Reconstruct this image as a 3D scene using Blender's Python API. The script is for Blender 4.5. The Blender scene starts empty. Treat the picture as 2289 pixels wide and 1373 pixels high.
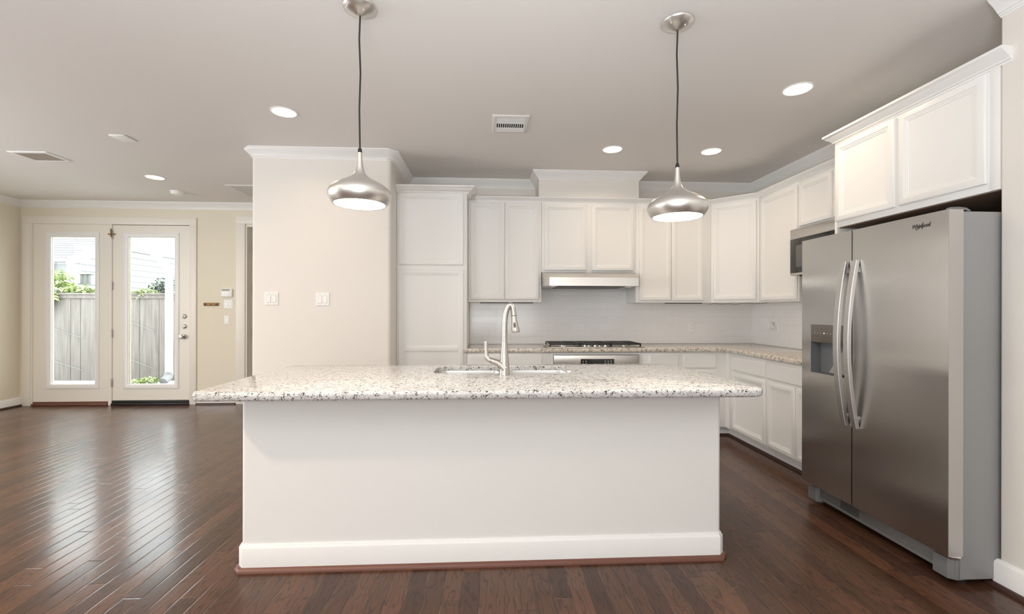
import bpy, bmesh, math, random
from mathutils import Vector, Matrix
random.seed(7)
C = bpy.context.scene.collection
SC = bpy.context.scene
PI = math.pi

# ------------------------------------------------------------------ camera
FPX = 985.6
cam_d = bpy.data.cameras.new('camera'); cam = bpy.data.objects.new('camera', cam_d); C.objects.link(cam)
cam_d.sensor_fit = 'HORIZONTAL'; cam_d.sensor_width = 36.0; cam_d.lens = 36.0 * FPX / 2289.0
cam_d.shift_x = -(1145.4 - 1144.5) / 2289.0
cam_d.shift_y = (694.4 - 686.5) / 2289.0
cam_d.clip_start = 0.05; cam_d.clip_end = 200
cam.matrix_world = Matrix.Translation((0, 0, 1.2876)) @ Matrix.Rotation(-0.0519, 4, 'Z') @ Matrix.Rotation(PI / 2, 4, 'X') @ Matrix.Rotation(0.0018, 4, 'Z')
SC.camera = cam

# ------------------------------------------------------------------ world, lights, exposure
SC.view_settings.view_transform = 'Standard'; SC.view_settings.look = 'None'
SC.view_settings.gamma = 1.0; SC.view_settings.use_curve_mapping = False
SC.view_settings.exposure = 0.16
SC.cycles.max_bounces = 12; SC.cycles.diffuse_bounces = 8; SC.cycles.glossy_bounces = 6
SC.cycles.transparent_max_bounces = 12; SC.cycles.sample_clamp_indirect = 6.0
SC.cycles.caustics_reflective = False; SC.cycles.caustics_refractive = False
W = bpy.data.worlds.new('sky'); SC.world = W; W.use_nodes = True
bgn = W.node_tree.nodes['Background']; bgn.inputs[0].default_value = (0.90, 0.96, 1.0, 1); bgn.inputs[1].default_value = 7.0

def area(name, loc, rot, sx, sy, power, col, shape='RECTANGLE', spread=PI):
    d = bpy.data.lights.new(name, 'AREA'); d.shape = shape; d.size = sx; d.size_y = sy
    d.energy = power; d.color = col; d.spread = spread
    o = bpy.data.objects.new(name, d); C.objects.link(o); o.location = loc; o.rotation_euler = rot
    return o
WARM = (1.0, 0.75, 0.50); DAY = (0.94, 0.975, 1.0); NEUT = (1.0, 0.99, 0.98)
# the photographer's flash bounced off the ceiling; added lamps before the closed rear and left windows stand in for daylight
area('bounce_flash', (-0.2, -0.5, 1.05), (PI, 0, 0), 1.0, 0.7, 116, (0.92, 0.965, 1.0))
area('rear_fill_lamp_one', (-3.6, -2.93, 1.5), (-PI / 2, 0, PI), 2.0, 1.7, 55, DAY)
area('rear_fill_lamp_two', (0.2, -2.93, 1.5), (-PI / 2, 0, PI), 2.2, 1.7, 40, DAY)
area('left_fill_lamp', (-6.22, 2.1, 1.5), (PI / 2, 0, -PI / 2), 2.6, 1.7, 115, DAY)
CAN_POWER = 3.1
PENDANT_POWER = 4.0

# ------------------------------------------------------------------ helpers
def tag(o, label=None, cat=None, group=None, kind=None):
    if label: o['label'] = label
    if cat: o['category'] = cat
    if group: o['group'] = group
    if kind: o['kind'] = kind
    return o

class MB:
    def __init__(self): self.b = bmesh.new()
    def _take(self, t, M=None, smooth=None):
        if M is not None: bmesh.ops.transform(t, matrix=M, verts=t.verts)
        m = bpy.data.meshes.new('t'); t.to_mesh(m); t.free(); self.b.from_mesh(m); bpy.data.meshes.remove(m)
        return self
    def box(self, x0, y0, z0, x1, y1, z1, bev=0, M=None, seg=2):
        t = bmesh.new(); bmesh.ops.create_cube(t, size=1)
        for v in t.verts:
            v.co = Vector(((x0 + x1) / 2 + v.co.x * (x1 - x0), (y0 + y1) / 2 + v.co.y * (y1 - y0), (z0 + z1) / 2 + v.co.z * (z1 - z0)))
        if bev: bmesh.ops.bevel(t, geom=t.edges[:] , offset=bev, segments=seg, profile=0.5, affect='EDGES')
        return self._take(t, M)
    def prism(self, pts, z0, z1, bev=0, M=None, seg=3, which='both'):
        t = bmesh.new()
        lo = [t.verts.new((p[0], p[1], z0)) for p in pts]; hi = [t.verts.new((p[0], p[1], z1)) for p in pts]
        n = len(pts)
        t.faces.new(list(reversed(lo))); t.faces.new(hi)
        for i in range(n): t.faces.new((lo[i], lo[(i + 1) % n], hi[(i + 1) % n], hi[i]))
        bmesh.ops.recalc_face_normals(t, faces=t.faces[:])
        if bev:
            es = [e for e in t.edges if abs(e.verts[0].co.z - e.verts[1].co.z) < 1e-6 and (which == 'both' or (which == 'top') == (e.verts[0].co.z > (z0 + z1) / 2))]
            bmesh.ops.bevel(t, geom=es, offset=bev, segments=seg, profile=0.5, affect='EDGES')
        return self._take(t, M)
    def lathe(self, prof, n=32, M=None, cap=True):
        t = bmesh.new(); rings = []
        for r, z in prof:
            if r < 1e-6: rings.append([t.verts.new((0, 0, z))])
            else: rings.append([t.verts.new((r * math.cos(2 * PI * i / n), r * math.sin(2 * PI * i / n), z)) for i in range(n)])
        for a, b in zip(rings[:-1], rings[1:]):
            if len(a) == 1 and len(b) == 1: continue
            for i in range(n):
                j = (i + 1) % n
                if len(a) == 1: t.faces.new((a[0], b[j], b[i]))
                elif len(b) == 1: t.faces.new((a[i], a[j], b[0]))
                else: t.faces.new((a[i], a[j], b[j], b[i]))
        if cap:
            if len(rings[0]) > 1: t.faces.new(list(reversed(rings[0])))
            if len(rings[-1]) > 1: t.faces.new(rings[-1])
        bmesh.ops.recalc_face_normals(t, faces=t.faces[:])
        return self._take(t, M)
    def cyl(self, x, y, z0, z1, r, n=24, M=None, r2=None):
        T = Matrix.Translation((x, y, 0))
        return self.lathe([(r, z0), (r if r2 is None else r2, z1)], n, (M @ T) if M is not None else T)
    def tube(self, pts, r, n=10, M=None, cap=True):
        """r: number or list per point, or (rx, ry) pairs"""
        pts = [Vector(p) for p in pts]; t = bmesh.new(); rings = []
        if isinstance(r, (list, tuple)) and len(r) != len(pts):      # spread the radii evenly along the path
            r0 = [q if isinstance(q, tuple) else (q, q) for q in r]; r = []
            for i in range(len(pts)):
                f = i / (len(pts) - 1) * (len(r0) - 1); k = min(int(f), len(r0) - 2); f -= k
                r.append((r0[k][0] * (1 - f) + r0[k + 1][0] * f, r0[k][1] * (1 - f) + r0[k + 1][1] * f))
        up = Vector((0, 0, 1)); prev = None
        for i, p in enumerate(pts):
            d = (pts[min(i + 1, len(pts) - 1)] - pts[max(i - 1, 0)]).normalized()
            if prev is None:
                u = up if abs(d.dot(up)) < 0.9 else Vector((0, 1, 0))
                s = d.cross(u).normalized()
            else:
                s = (prev - d * prev.dot(d)).normalized()
            prev = s; u = s.cross(d)
            rr = r[i] if isinstance(r, (list, tuple)) else r
            ra, rb = rr if isinstance(rr, (list, tuple)) else (rr, rr)
            rings.append([t.verts.new(p + s * ra * math.cos(2 * PI * k / n) + u * rb * math.sin(2 * PI * k / n)) for k in range(n)])
        for a, b in zip(rings[:-1], rings[1:]):
            for k in range(n): t.faces.new((a[k], a[(k + 1) % n], b[(k + 1) % n], b[k]))
        if cap: t.faces.new(list(reversed(rings[0]))); t.faces.new(rings[-1])
        bmesh.ops.recalc_face_normals(t, faces=t.faces[:])
        return self._take(t, M)
    def sweep(self, prof, path, M=None):
        """prof: (outward, z) polygon; path: xy polyline, outward is to the right of travel; mitred joints, closed ends"""
        t = bmesh.new(); P = [Vector((p[0], p[1])) for p in path]; rings = []
        for i, p in enumerate(P):
            ds = []
            if i > 0: ds.append((P[i] - P[i - 1]).normalized())
            if i < len(P) - 1: ds.append((P[i + 1] - P[i]).normalized())
            ns = [Vector((d.y, -d.x)) for d in ds]
            m = (ns[0] + ns[-1]).normalized(); k = 1.0 / max(0.2, m.dot(ns[0])); m = m * k
            rings.append([t.verts.new((p.x + m.x * o, p.y + m.y * o, z)) for o, z in prof])
        n = len(prof)
        for a, b in zip(rings[:-1], rings[1:]):
            for k in range(n): t.faces.new((a[k], a[(k + 1) % n], b[(k + 1) % n], b[k]))
        t.faces.new(list(reversed(rings[0]))); t.faces.new(rings[-1])
        bmesh.ops.recalc_face_normals(t, faces=t.faces[:])
        return self._take(t, M)
    def rings(self, loops, close_first=True, close_last=True, M=None):
        t = bmesh.new(); R = [[t.verts.new(p) for p in L] for L in loops]; n = len(loops[0])
        for a, b in zip(R[:-1], R[1:]):
            for k in range(n): t.faces.new((a[k], a[(k + 1) % n], b[(k + 1) % n], b[k]))
        if close_first: t.faces.new(list(reversed(R[0])))
        if close_last: t.faces.new(R[-1])
        bmesh.ops.recalc_face_normals(t, faces=t.faces[:])
        return self._take(t, M)
    def quad(self, *p):
        t = bmesh.new(); t.faces.new([t.verts.new(q) for q in p]); return self._take(t)

def rootmat(o):
    while o.parent: o = o.parent
    return Matrix.Translation(o.location) @ o.rotation_euler.to_matrix().to_4x4()

def obj(name, mb, mat, parent=None, loc=None, local=False, smooth=35):
    """one mesh object; coordinates in world space unless local"""
    me = bpy.data.meshes.new(name)
    if parent is not None and not local:
        bmesh.ops.transform(mb.b, matrix=rootmat(parent).inverted(), verts=mb.b.verts)
    if parent is None and loc is None:
        xs = [v.co for v in mb.b.verts]
        loc = Vector(((min(v.x for v in xs) + max(v.x for v in xs)) / 2, (min(v.y for v in xs) + max(v.y for v in xs)) / 2, min(v.z for v in xs)))
    if parent is None and not local:
        bmesh.ops.translate(mb.b, vec=-Vector(loc), verts=mb.b.verts)
    mb.b.to_mesh(me); mb.b.free()
    o = bpy.data.objects.new(name, me); C.objects.link(o)
    if parent is not None: o.parent = parent
    else: o.location = loc
    me.materials.append(mat)
    if smooth:
        for p in me.polygons: p.use_smooth = True
        me.set_sharp_from_angle(angle=math.radians(smooth))
    return o

def empty(name, loc, label=None, cat=None, rz=0, group=None, kind=None):
    o = bpy.data.objects.new(name, None); C.objects.link(o); o.location = loc; o.rotation_euler = (0, 0, rz)
    o.empty_display_size = 0.1
    return tag(o, label, cat, group, kind)

def struct(name, mb, mat, parent=None, smooth=35):
    o = obj(name, mb, mat, parent, smooth=smooth)
    if parent is None: o['kind'] = 'structure'
    return o

def dup(o, loc=None, rz=None, label=None, parent=None):
    c = o.copy(); C.objects.link(c)
    if parent is not None: c.parent = parent
    if loc is not None: c.location = loc
    if rz is not None: c.rotation_euler = (0, 0, rz)
    if label: c['label'] = label
    for ch in list(o.children): dup(ch, parent=c)
    return c

def text(name, s, size, M, mat, parent, ext=0.0006, shear=0, sx=1.0, align='CENTER'):
    cu = bpy.data.curves.new(name, 'FONT'); cu.body = s; cu.size = size; cu.extrude = ext; cu.shear = shear
    cu.align_x = align; cu.align_y = 'CENTER'; cu.resolution_u = 3
    tmp = bpy.data.objects.new(name + '_curve', cu); C.objects.link(tmp); bpy.context.view_layer.update()
    me = bpy.data.meshes.new_from_object(tmp.evaluated_get(bpy.context.evaluated_depsgraph_get())); bpy.data.objects.remove(tmp); bpy.data.curves.remove(cu)
    me.name = name; me.materials.clear(); me.materials.append(mat)
    o = bpy.data.objects.new(name, me); C.objects.link(o)
    o.parent = parent
    o.matrix_local = rootmat(parent).inverted() @ M @ Matrix.Diagonal((sx, 1, 1, 1))
    return o

# ------------------------------------------------------------------ materials
def mat(name, col, rough=0.5, metal=0.0, spec=0.5, **kw):
    m = bpy.data.materials.new(name); m.use_nodes = True; n = m.node_tree.nodes['Principled BSDF']
    n.inputs['Base Color'].default_value = (*col, 1); n.inputs['Roughness'].default_value = rough
    n.inputs['Metallic'].default_value = metal; n.inputs['Specular IOR Level'].default_value = spec
    for k, v in kw.items(): n.inputs[k.replace('_', ' ')].default_value = v
    return m

class NT:
    def __init__(s, m): s.t = m.node_tree; s.p = s.t.nodes['Principled BSDF']
    def n(s, typ, **kw):
        x = s.t.nodes.new(typ)
        for k, v in kw.items(): setattr(x, k, v)
        return x
    def l(s, a, b): s.t.links.new(a, b)
    def math(s, op, a, b=None, c=None):
        x = s.n('ShaderNodeMath', operation=op)
        for i, v in enumerate((a, b, c)):
            if v is None: continue
            if isinstance(v, (int, float)): x.inputs[i].default_value = v
            else: s.l(v, x.inputs[i])
        return x.outputs[0]
    def ramp(s, fac, stops, interp='LINEAR'):
        x = s.n('ShaderNodeValToRGB'); e = x.color_ramp; e.interpolation = interp
        while len(e.elements) < len(stops): e.elements.new(0.5)
        for el, (p, c) in zip(e.elements, stops):
            el.position = p; el.color = (*c, 1) if len(c) == 3 else c
        s.l(fac, x.inputs[0]); return x.outputs[0]
    def mix(s, fac, a, b, bt='MIX'):
        x = s.n('ShaderNodeMix', data_type='RGBA', blend_type=bt)
        for i, v in ((0, fac), (6, a), (7, b)):
            if isinstance(v, (int, float)): x.inputs[i].default_value = v
            elif isinstance(v, tuple): x.inputs[i].default_value = (*v, 1)
            else: s.l(v, x.inputs[i])
        return x.outputs[2]
    def noise(s, vec, scale, detail=2, rough=0.5, dist=0.0):
        x = s.n('ShaderNodeTexNoise'); x.inputs['Scale'].default_value = scale; x.inputs['Detail'].default_value = detail
        x.inputs['Roughness'].default_value = rough; x.inputs['Distortion'].default_value = dist
        if vec is not None: s.l(vec, x.inputs['Vector'])
        return x
    def bump(s, h, strength, dist=0.002):
        x = s.n('ShaderNodeBump'); x.inputs['Strength'].default_value = strength; x.inputs['Distance'].default_value = dist
        s.l(h, x.inputs['Height']); s.l(x.outputs[0], s.p.inputs['Normal']); return x
    def pos(s): return s.n('ShaderNodeNewGeometry').outputs['Position']
    def mapv(s, v, sc):
        x = s.n('ShaderNodeMapping'); s.l(v, x.inputs[0]); x.inputs['Scale'].default_value = sc; return x.outputs[0]

def paint(name, col, rough=0.55, bump=0.03, scale=160):
    m = mat(name, col, rough); T = NT(m)
    nz = T.noise(T.pos(), scale, 2); T.bump(nz.outputs[0], bump, 0.003); return m

M_WALL = paint('wall_paint', (0.77, 0.735, 0.69), 0.6, 0.05)
M_WALLY = paint('living_wall_warm_lit', (0.75, 0.70, 0.58), 0.6, 0.05)  # yellower tone puts the warm light on these walls into the colour
M_CEIL = paint('ceiling_paint', (0.76, 0.735, 0.71), 0.75, 0.06, 120)
M_TRIM = paint('trim_paint', (0.84, 0.835, 0.825), 0.35, 0.0)
M_CAB = paint('cabinet_paint', (0.84, 0.835, 0.82), 0.38, 0.0)
M_DOORP = paint('door_paint', (0.82, 0.785, 0.72), 0.4, 0.0)
M_BEIGE = mat('beige_vent', (0.42, 0.37, 0.31), 0.5)
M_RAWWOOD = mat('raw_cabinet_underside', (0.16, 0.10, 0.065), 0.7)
M_PLATE = mat('white_plastic', (0.85, 0.85, 0.84), 0.35)
M_GREYPL = mat('grey_plastic', (0.18, 0.18, 0.18), 0.45)
M_DKGREY = mat('dark_grey_plastic', (0.09, 0.09, 0.095), 0.4)
M_BLACK = mat('black_plastic', (0.012, 0.012, 0.013), 0.35)
M_IRON = mat('cast_iron', (0.018, 0.018, 0.02), 0.45)
M_BGLASS = mat('black_glass', (0.012, 0.012, 0.014), 0.06)
M_CORD = mat('cord_black', (0.015, 0.012, 0.012), 0.6)
M_BRASS = mat('old_brass', (0.22, 0.12, 0.045), 0.45, 0.6)
M_CHROME = mat('chrome', (0.75, 0.74, 0.72), 0.12, 1.0)
M_NICKEL = mat('brushed_nickel', (0.50, 0.47, 0.43), 0.3, 1.0)
M_LOGO = mat('logo_metal', (0.11, 0.09, 0.08), 0.35, 0.8)
M_KEYS = mat('key_print', (0.42, 0.42, 0.42), 0.5)
M_DARK = mat('dark_void', (0.02, 0.017, 0.015), 0.8)
M_RUBBER = mat('black_rubber', (0.012, 0.010, 0.010), 0.5)
M_STONEWHITE = mat('white_gravel', (0.38, 0.375, 0.36), 0.9)
M_TRIMOUT = mat('white_exterior_trim', (0.6, 0.61, 0.61), 0.7)
M_LGLEAF = mat('leaf_light', (0.30, 0.37, 0.14), 0.6)
M_DKLEAF = mat('leaf_dark', (0.04, 0.07, 0.035), 0.6)
M_STEM = mat('stem', (0.16, 0.11, 0.07), 0.8)
M_WIRE = mat('wire_grey', (0.2, 0.2, 0.19), 0.6)
M_GREYSIDE = paint('fridge_side_grey', (0.30, 0.30, 0.30), 0.45, 0.08, 500)
M_TUBWHITE = mat('shade_inner_white', (0.85, 0.83, 0.80), 0.5)

def emit(name, col, s):
    m = bpy.data.materials.new(name); m.use_nodes = True; t = m.node_tree; p = t.nodes['Principled BSDF']
    p.inputs['Base Color'].default_value = (0.8, 0.8, 0.8, 1)
    p.inputs['Emission Color'].default_value = (*col, 1); p.inputs['Emission Strength'].default_value = s
    return m
M_LENS = emit('lit_lens', (1.0, 0.93, 0.82), 6.0)
M_PLENS = emit('lit_pendant_diffuser', (1.0, 0.93, 0.82), 14.0)
M_LED = emit('indicator_light', (0.9, 0.95, 1.0), 1.2)

def stainless(name, col=(0.56, 0.54, 0.52), rough=0.3, axis='Z', aniso=0.55, bump=0.03):
    m = mat(name, col, rough, 1.0); T = NT(m)
    sc = {'Z': (300, 300, 2), 'X': (2, 300, 300), 'Y': (300, 2, 300)}[axis]
    v = T.mapv(T.pos(), sc); nz = T.noise(v, 1.0, 2)
    r = T.math('MULTIPLY_ADD', nz.outputs[0], 0.03, rough - 0.015); T.l(r, T.p.inputs['Roughness'])
    T.p.inputs['Anisotropic'].default_value = aniso
    tg = T.n('ShaderNodeTangent', direction_type='RADIAL', axis=axis); T.l(tg.outputs[0], T.p.inputs['Tangent'])
    return m
M_STEEL = stainless('stainless_door', (0.52, 0.50, 0.475), 0.24, 'Z', 0.9)
M_STEELH = stainless('stainless_horizontal', (0.70, 0.67, 0.63), 0.3, 'Z', 0.5)
M_SINK = stainless('sink_steel', (0.60, 0.59, 0.57), 0.32, 'X', 0.2)
M_HANDLE = mat('handle_satin', (0.60, 0.585, 0.575), 0.45, 1.0)
M_SHADE = mat('shade_brushed', (0.74, 0.72, 0.69), 0.36, 1.0)

def floor_mat():
    m = mat('oak_floor', (0.08, 0.04, 0.03), 0.3); T = NT(m)
    sx = T.n('ShaderNodeSeparateXYZ'); T.l(T.pos(), sx.inputs[0]); X, Y = sx.outputs[0], sx.outputs[1]
    Wd, L = 0.0835, 1.05
    u = T.math('DIVIDE', T.math('ADD', X, 20.0), Wd); row = T.math('FLOOR', u); fx = T.math('FRACT', u)
    w1 = T.n('ShaderNodeTexWhiteNoise', noise_dimensions='1D'); T.l(row, w1.inputs['W'])
    t = T.math('ADD', T.math('DIVIDE', T.math('ADD', Y, 30.0), L), T.math('MULTIPLY', w1.outputs[0], 7.3))
    col = T.math('FLOOR', t); fy = T.math('FRACT', t)
    cb = T.n('ShaderNodeCombineXYZ'); T.l(row, cb.inputs[0]); T.l(col, cb.inputs[1])
    w2 = T.n('ShaderNodeTexWhiteNoise', noise_dimensions='2D'); T.l(cb.outputs[0], w2.inputs['Vector'])
    rnd = w2.outputs[0]; sp = T.n('ShaderNodeSeparateColor'); T.l(w2.outputs[1], sp.inputs[0])
    r2, r3 = sp.outputs[1], sp.outputs[2]
    # cathedral grain: contour lines of a stretched noise, shifted for every board
    gv = T.n('ShaderNodeCombineXYZ')
    T.l(T.math('MULTIPLY_ADD', X, 15.0, T.math('MULTIPLY', rnd, 71.0)), gv.inputs[0])
    T.l(T.math('MULTIPLY_ADD', Y, 2.2, T.math('MULTIPLY', r2, 57.0)), gv.inputs[1])
    T.l(T.math('MULTIPLY', r3, 33.0), gv.inputs[2])
    g = T.noise(gv.outputs[0], 1.0, 2.5, 0.45, 0.25).outputs[0]
    line = T.math('PINGPONG', T.math('MULTIPLY', g, 22.0), 1.0)
    fv = T.n('ShaderNodeCombineXYZ'); T.l(T.math('MULTIPLY', X, 260.0), fv.inputs[0]); T.l(T.math('MULTIPLY', Y, 9.0), fv.inputs[1]); T.l(T.math('MULTIPLY', rnd, 30.0), fv.inputs[2])
    fine = T.noise(fv.outputs[0], 1.0, 2).outputs[0]
    base = T.ramp(rnd, [(0.0, (0.060, 0.025, 0.013)), (0.3, (0.090, 0.037, 0.019)), (0.65, (0.122, 0.051, 0.026)), (1.0, (0.160, 0.069, 0.034))])
    big = T.noise(gv.outputs[0], 0.5, 2).outputs[0]
    base = T.mix(T.math('MULTIPLY', big, 0.5), base, (0.085, 0.042, 0.028))
    lm = T.ramp(line, [(0.0, (1, 1, 1)), (0.14, (0.85, 0.85, 0.85)), (0.32, (0, 0, 0))])
    lm = T.math('MULTIPLY', lm, T.math('MULTIPLY_ADD', fine, 0.6, 0.45))
    c1 = T.mix(T.math('MULTIPLY', lm, 0.75), base, (0.016, 0.008, 0.006))
    c1 = T.mix(T.math('MULTIPLY', fine, 0.45), c1, (0.018, 0.009, 0.006))
    ex = T.math('MULTIPLY', T.math('MINIMUM', fx, T.math('SUBTRACT', 1.0, fx)), Wd)
    ey = T.math('MULTIPLY', T.math('MINIMUM', fy, T.math('SUBTRACT', 1.0, fy)), L)
    e = T.math('MINIMUM', ex, ey)
    gm = T.ramp(T.math('MULTIPLY', e, 250.0), [(0.0, (1, 1, 1)), (0.25, (0.9, 0.9, 0.9)), (0.5, (0, 0, 0))])
    wear = T.noise(T.mapv(T.pos(), (3.0, 1.2, 1)), 6.0, 3).outputs[0]
    edgecol = T.mix(T.ramp(wear, [(0.5, (0, 0, 0)), (0.68, (1, 1, 1))]), (0.018, 0.009, 0.007), (0.22, 0.12, 0.07))
    c2 = T.mix(T.math('MULTIPLY', gm, 0.85), c1, edgecol)
    T.l(c2, T.p.inputs['Base Color'])
    blot = T.noise(T.pos(), 2.2, 4, 0.6).outputs[0]
    T.l(T.math('MULTIPLY_ADD', blot, 0.16, 0.24), T.p.inputs['Roughness'])
    T.p.inputs['Coat Weight'].default_value = 0.5; T.p.inputs['Coat Roughness'].default_value = 0.15; T.p.inputs['Coat IOR'].default_value = 1.55
    T.p.inputs['Specular IOR Level'].default_value = 0.12
    dome = T.math('MULTIPLY', T.math('MINIMUM', e, 0.006), 90.0)
    h = T.math('ADD', dome, T.math('MULTIPLY', T.noise(T.mapv(T.pos(), (14, 4, 1)), 1.0, 3).outputs[0], 0.5))
    h = T.math('ADD', h, T.math('MULTIPLY', fine, 0.08))
    bp = T.bump(h, 0.22, 0.004); T.l(bp.outputs[0], T.p.inputs['Coat Normal'])
    return m
M_FLOOR = floor_mat()
M_SHOE = mat('shoe_wood', (0.16, 0.065, 0.045), 0.4)
M_DKSHOE = mat('dark_shoe_wood', (0.05, 0.022, 0.015), 0.4)

def granite(name, tint=(1, 1, 1)):
    m = mat(name, (0.8, 0.78, 0.75), 0.09); T = NT(m)
    p = T.pos(); nz = T.noise(p, 100, 3)
    add = T.n('ShaderNodeVectorMath', operation='MULTIPLY_ADD'); T.l(nz.outputs[1], add.inputs[0]); add.inputs[1].default_value = (0.013,) * 3; T.l(p, add.inputs[2])
    q = add.outputs[0]
    v1 = T.n('ShaderNodeTexVoronoi'); v1.inputs['Scale'].default_value = 165; T.l(q, v1.inputs['Vector'])
    s1 = T.n('ShaderNodeSeparateColor'); T.l(v1.outputs['Color'], s1.inputs[0])
    v2 = T.n('ShaderNodeTexVoronoi'); v2.inputs['Scale'].default_value = 330; T.l(q, v2.inputs['Vector'])
    s2 = T.n('ShaderNodeSeparateColor'); T.l(v2.outputs['Color'], s2.inputs[0])
    clus = T.noise(p, 34, 3, 0.6).outputs[0]
    a = T.math('ADD', s1.outputs[0], T.math('MULTIPLY', T.math('SUBTRACT', clus, 0.5), 1.1))
    c = T.ramp(a, [(0.0, (0.05, 0.05, 0.052)), (0.05, (0.33, 0.32, 0.315)), (0.10, (0.60, 0.57, 0.545)), (0.23, (0.72, 0.70, 0.68)), (0.45, (0.81, 0.80, 0.785))], 'CONSTANT')
    b = T.ramp(s2.outputs[0], [(0.0, (1, 1, 1)), (0.11, (0, 0, 0))], 'CONSTANT')
    b2 = T.math('MULTIPLY', b, T.ramp(clus, [(0.44, (1, 1, 1)), (0.56, (0, 0, 0))]))
    c = T.mix(b2, c, (0.045, 0.043, 0.045))
    bw = T.ramp(s2.outputs[1], [(0.0, (0, 0, 0)), (0.86, (0, 0, 0)), (0.87, (1, 1, 1))], 'CONSTANT')
    c = T.mix(T.math('MULTIPLY', bw, 0.55), c, (0.42, 0.33, 0.27))
    c = T.mix(1.0, c, tint, 'MULTIPLY')
    T.l(c, T.p.inputs['Base Color'])
    return m
M_GRAN = granite('granite_island', (0.84, 0.855, 0.87))
M_GRAN2 = granite('granite_warm_lit', (0.93, 0.88, 0.80))  # same stone; the tan tint paints in warm light and reflections

def tile_mat(name, axis):
    m = mat(name, (0.82, 0.82, 0.82), 0.12); T = NT(m)
    sx = T.n('ShaderNodeSeparateXYZ'); T.l(T.pos(), sx.inputs[0])
    cb = T.n('ShaderNodeCombineXYZ'); T.l(sx.outputs[0 if axis == 'X' else 1], cb.inputs[0])
    T.l(T.math('SUBTRACT', sx.outputs[2], 0.914), cb.inputs[1])
    br = T.n('ShaderNodeTexBrick'); T.l(cb.outputs[0], br.inputs['Vector'])
    br.inputs['Scale'].default_value = 1.0; br.inputs['Brick Width'].default_value = 0.166; br.inputs['Row Height'].default_value = 0.0775
    br.inputs['Mortar Size'].default_value = 0.0014; br.inputs['Mortar Smooth'].default_value = 0.3
    br.inputs['Color1'].default_value = (0.85, 0.85, 0.855, 1); br.inputs['Color2'].default_value = (0.83, 0.83, 0.84, 1); br.inputs['Mortar'].default_value = (0.77, 0.765, 0.75, 1)
    T.l(br.outputs[0], T.p.inputs['Base Color'])
    T.bump(T.math('SUBTRACT', 1.0, br.outputs[1]), 0.4, 0.0015)
    return m
M_TILEX = tile_mat('subway_tile_back', 'X'); M_TILEY = tile_mat('subway_tile_right', 'Y')

def glass():
    m = bpy.data.materials.new('window_glass'); m.use_nodes = True; t = m.node_tree
    for n in list(t.nodes):
        if n.type != 'OUTPUT_MATERIAL': t.nodes.remove(n)
    out = [n for n in t.nodes if n.type == 'OUTPUT_MATERIAL'][0]
    tr = t.nodes.new('ShaderNodeBsdfTransparent'); tr.inputs[0].default_value = (0.96, 0.98, 0.97, 1)
    gl = t.nodes.new('ShaderNodeBsdfGlossy'); gl.inputs['Roughness'].default_value = 0.02
    lw = t.nodes.new('ShaderNodeLayerWeight'); lw.inputs[0].default_value = 0.5
    pw = t.nodes.new('ShaderNodeMath'); pw.operation = 'POWER'; t.links.new(lw.outputs['Facing'], pw.inputs[0]); pw.inputs[1].default_value = 5.0
    fr = t.nodes.new('ShaderNodeMath'); fr.operation = 'MULTIPLY_ADD'; t.links.new(pw.outputs[0], fr.inputs[0]); fr.inputs[1].default_value = 0.96; fr.inputs[2].default_value = 0.04
    mx = t.nodes.new('ShaderNodeMixShader')
    t.links.new(fr.outputs[0], mx.inputs[0]); t.links.new(tr.outputs[0], mx.inputs[1]); t.links.new(gl.outputs[0], mx.inputs[2]); t.links.new(mx.outputs[0], out.inputs[0])
    return m
M_GLASS = glass()

def wood_fence():
    m = mat('weathered_fence', (0.45, 0.42, 0.39), 0.9); T = NT(m)
    nz = T.noise(T.mapv(T.pos(), (25, 25, 1.6)), 1.0, 4, 0.6).outputs[0]
    T.l(T.ramp(nz, [(0.3, (0.115, 0.100, 0.090)), (0.7, (0.19, 0.170, 0.155))]), T.p.inputs['Base Color']); return m
M_FENCE = wood_fence()
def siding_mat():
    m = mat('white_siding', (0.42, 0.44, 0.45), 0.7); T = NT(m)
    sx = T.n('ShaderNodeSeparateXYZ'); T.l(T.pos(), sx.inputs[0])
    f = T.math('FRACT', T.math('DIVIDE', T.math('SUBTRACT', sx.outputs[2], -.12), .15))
    T.l(T.ramp(f, [(0.0, (0.11, 0.115, 0.12)), (0.17, (0.62, 0.63, 0.64))], 'CONSTANT'), T.p.inputs['Base Color']); return m  # dark band at each lap is the lap's shadow put into the colour
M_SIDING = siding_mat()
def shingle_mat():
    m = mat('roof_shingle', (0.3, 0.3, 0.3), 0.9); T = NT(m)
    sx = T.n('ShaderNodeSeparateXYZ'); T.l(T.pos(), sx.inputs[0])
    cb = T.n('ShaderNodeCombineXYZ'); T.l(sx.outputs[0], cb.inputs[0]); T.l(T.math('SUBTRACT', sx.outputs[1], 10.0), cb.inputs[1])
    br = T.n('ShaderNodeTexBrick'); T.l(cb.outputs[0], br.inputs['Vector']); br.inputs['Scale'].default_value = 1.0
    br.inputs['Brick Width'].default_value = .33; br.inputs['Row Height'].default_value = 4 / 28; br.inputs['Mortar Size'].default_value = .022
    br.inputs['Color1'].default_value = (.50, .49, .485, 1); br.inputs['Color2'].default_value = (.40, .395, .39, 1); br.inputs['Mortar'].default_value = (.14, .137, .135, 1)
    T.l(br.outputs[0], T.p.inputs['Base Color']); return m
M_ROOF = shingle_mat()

# ------------------------------------------------------------------ room shell
CZ = 2.747
XL, XR = -6.27, 3.04           # left wall, kitchen right wall
YB, YD, YREAR = 4.948, 6.233, -3.0
PX0, PX1, PY = -2.145, -0.905, 4.09   # wall block ("pillar") left of the kitchen
XN, YN = 2.385, 1.942          # near right wall plane and its end

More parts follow.
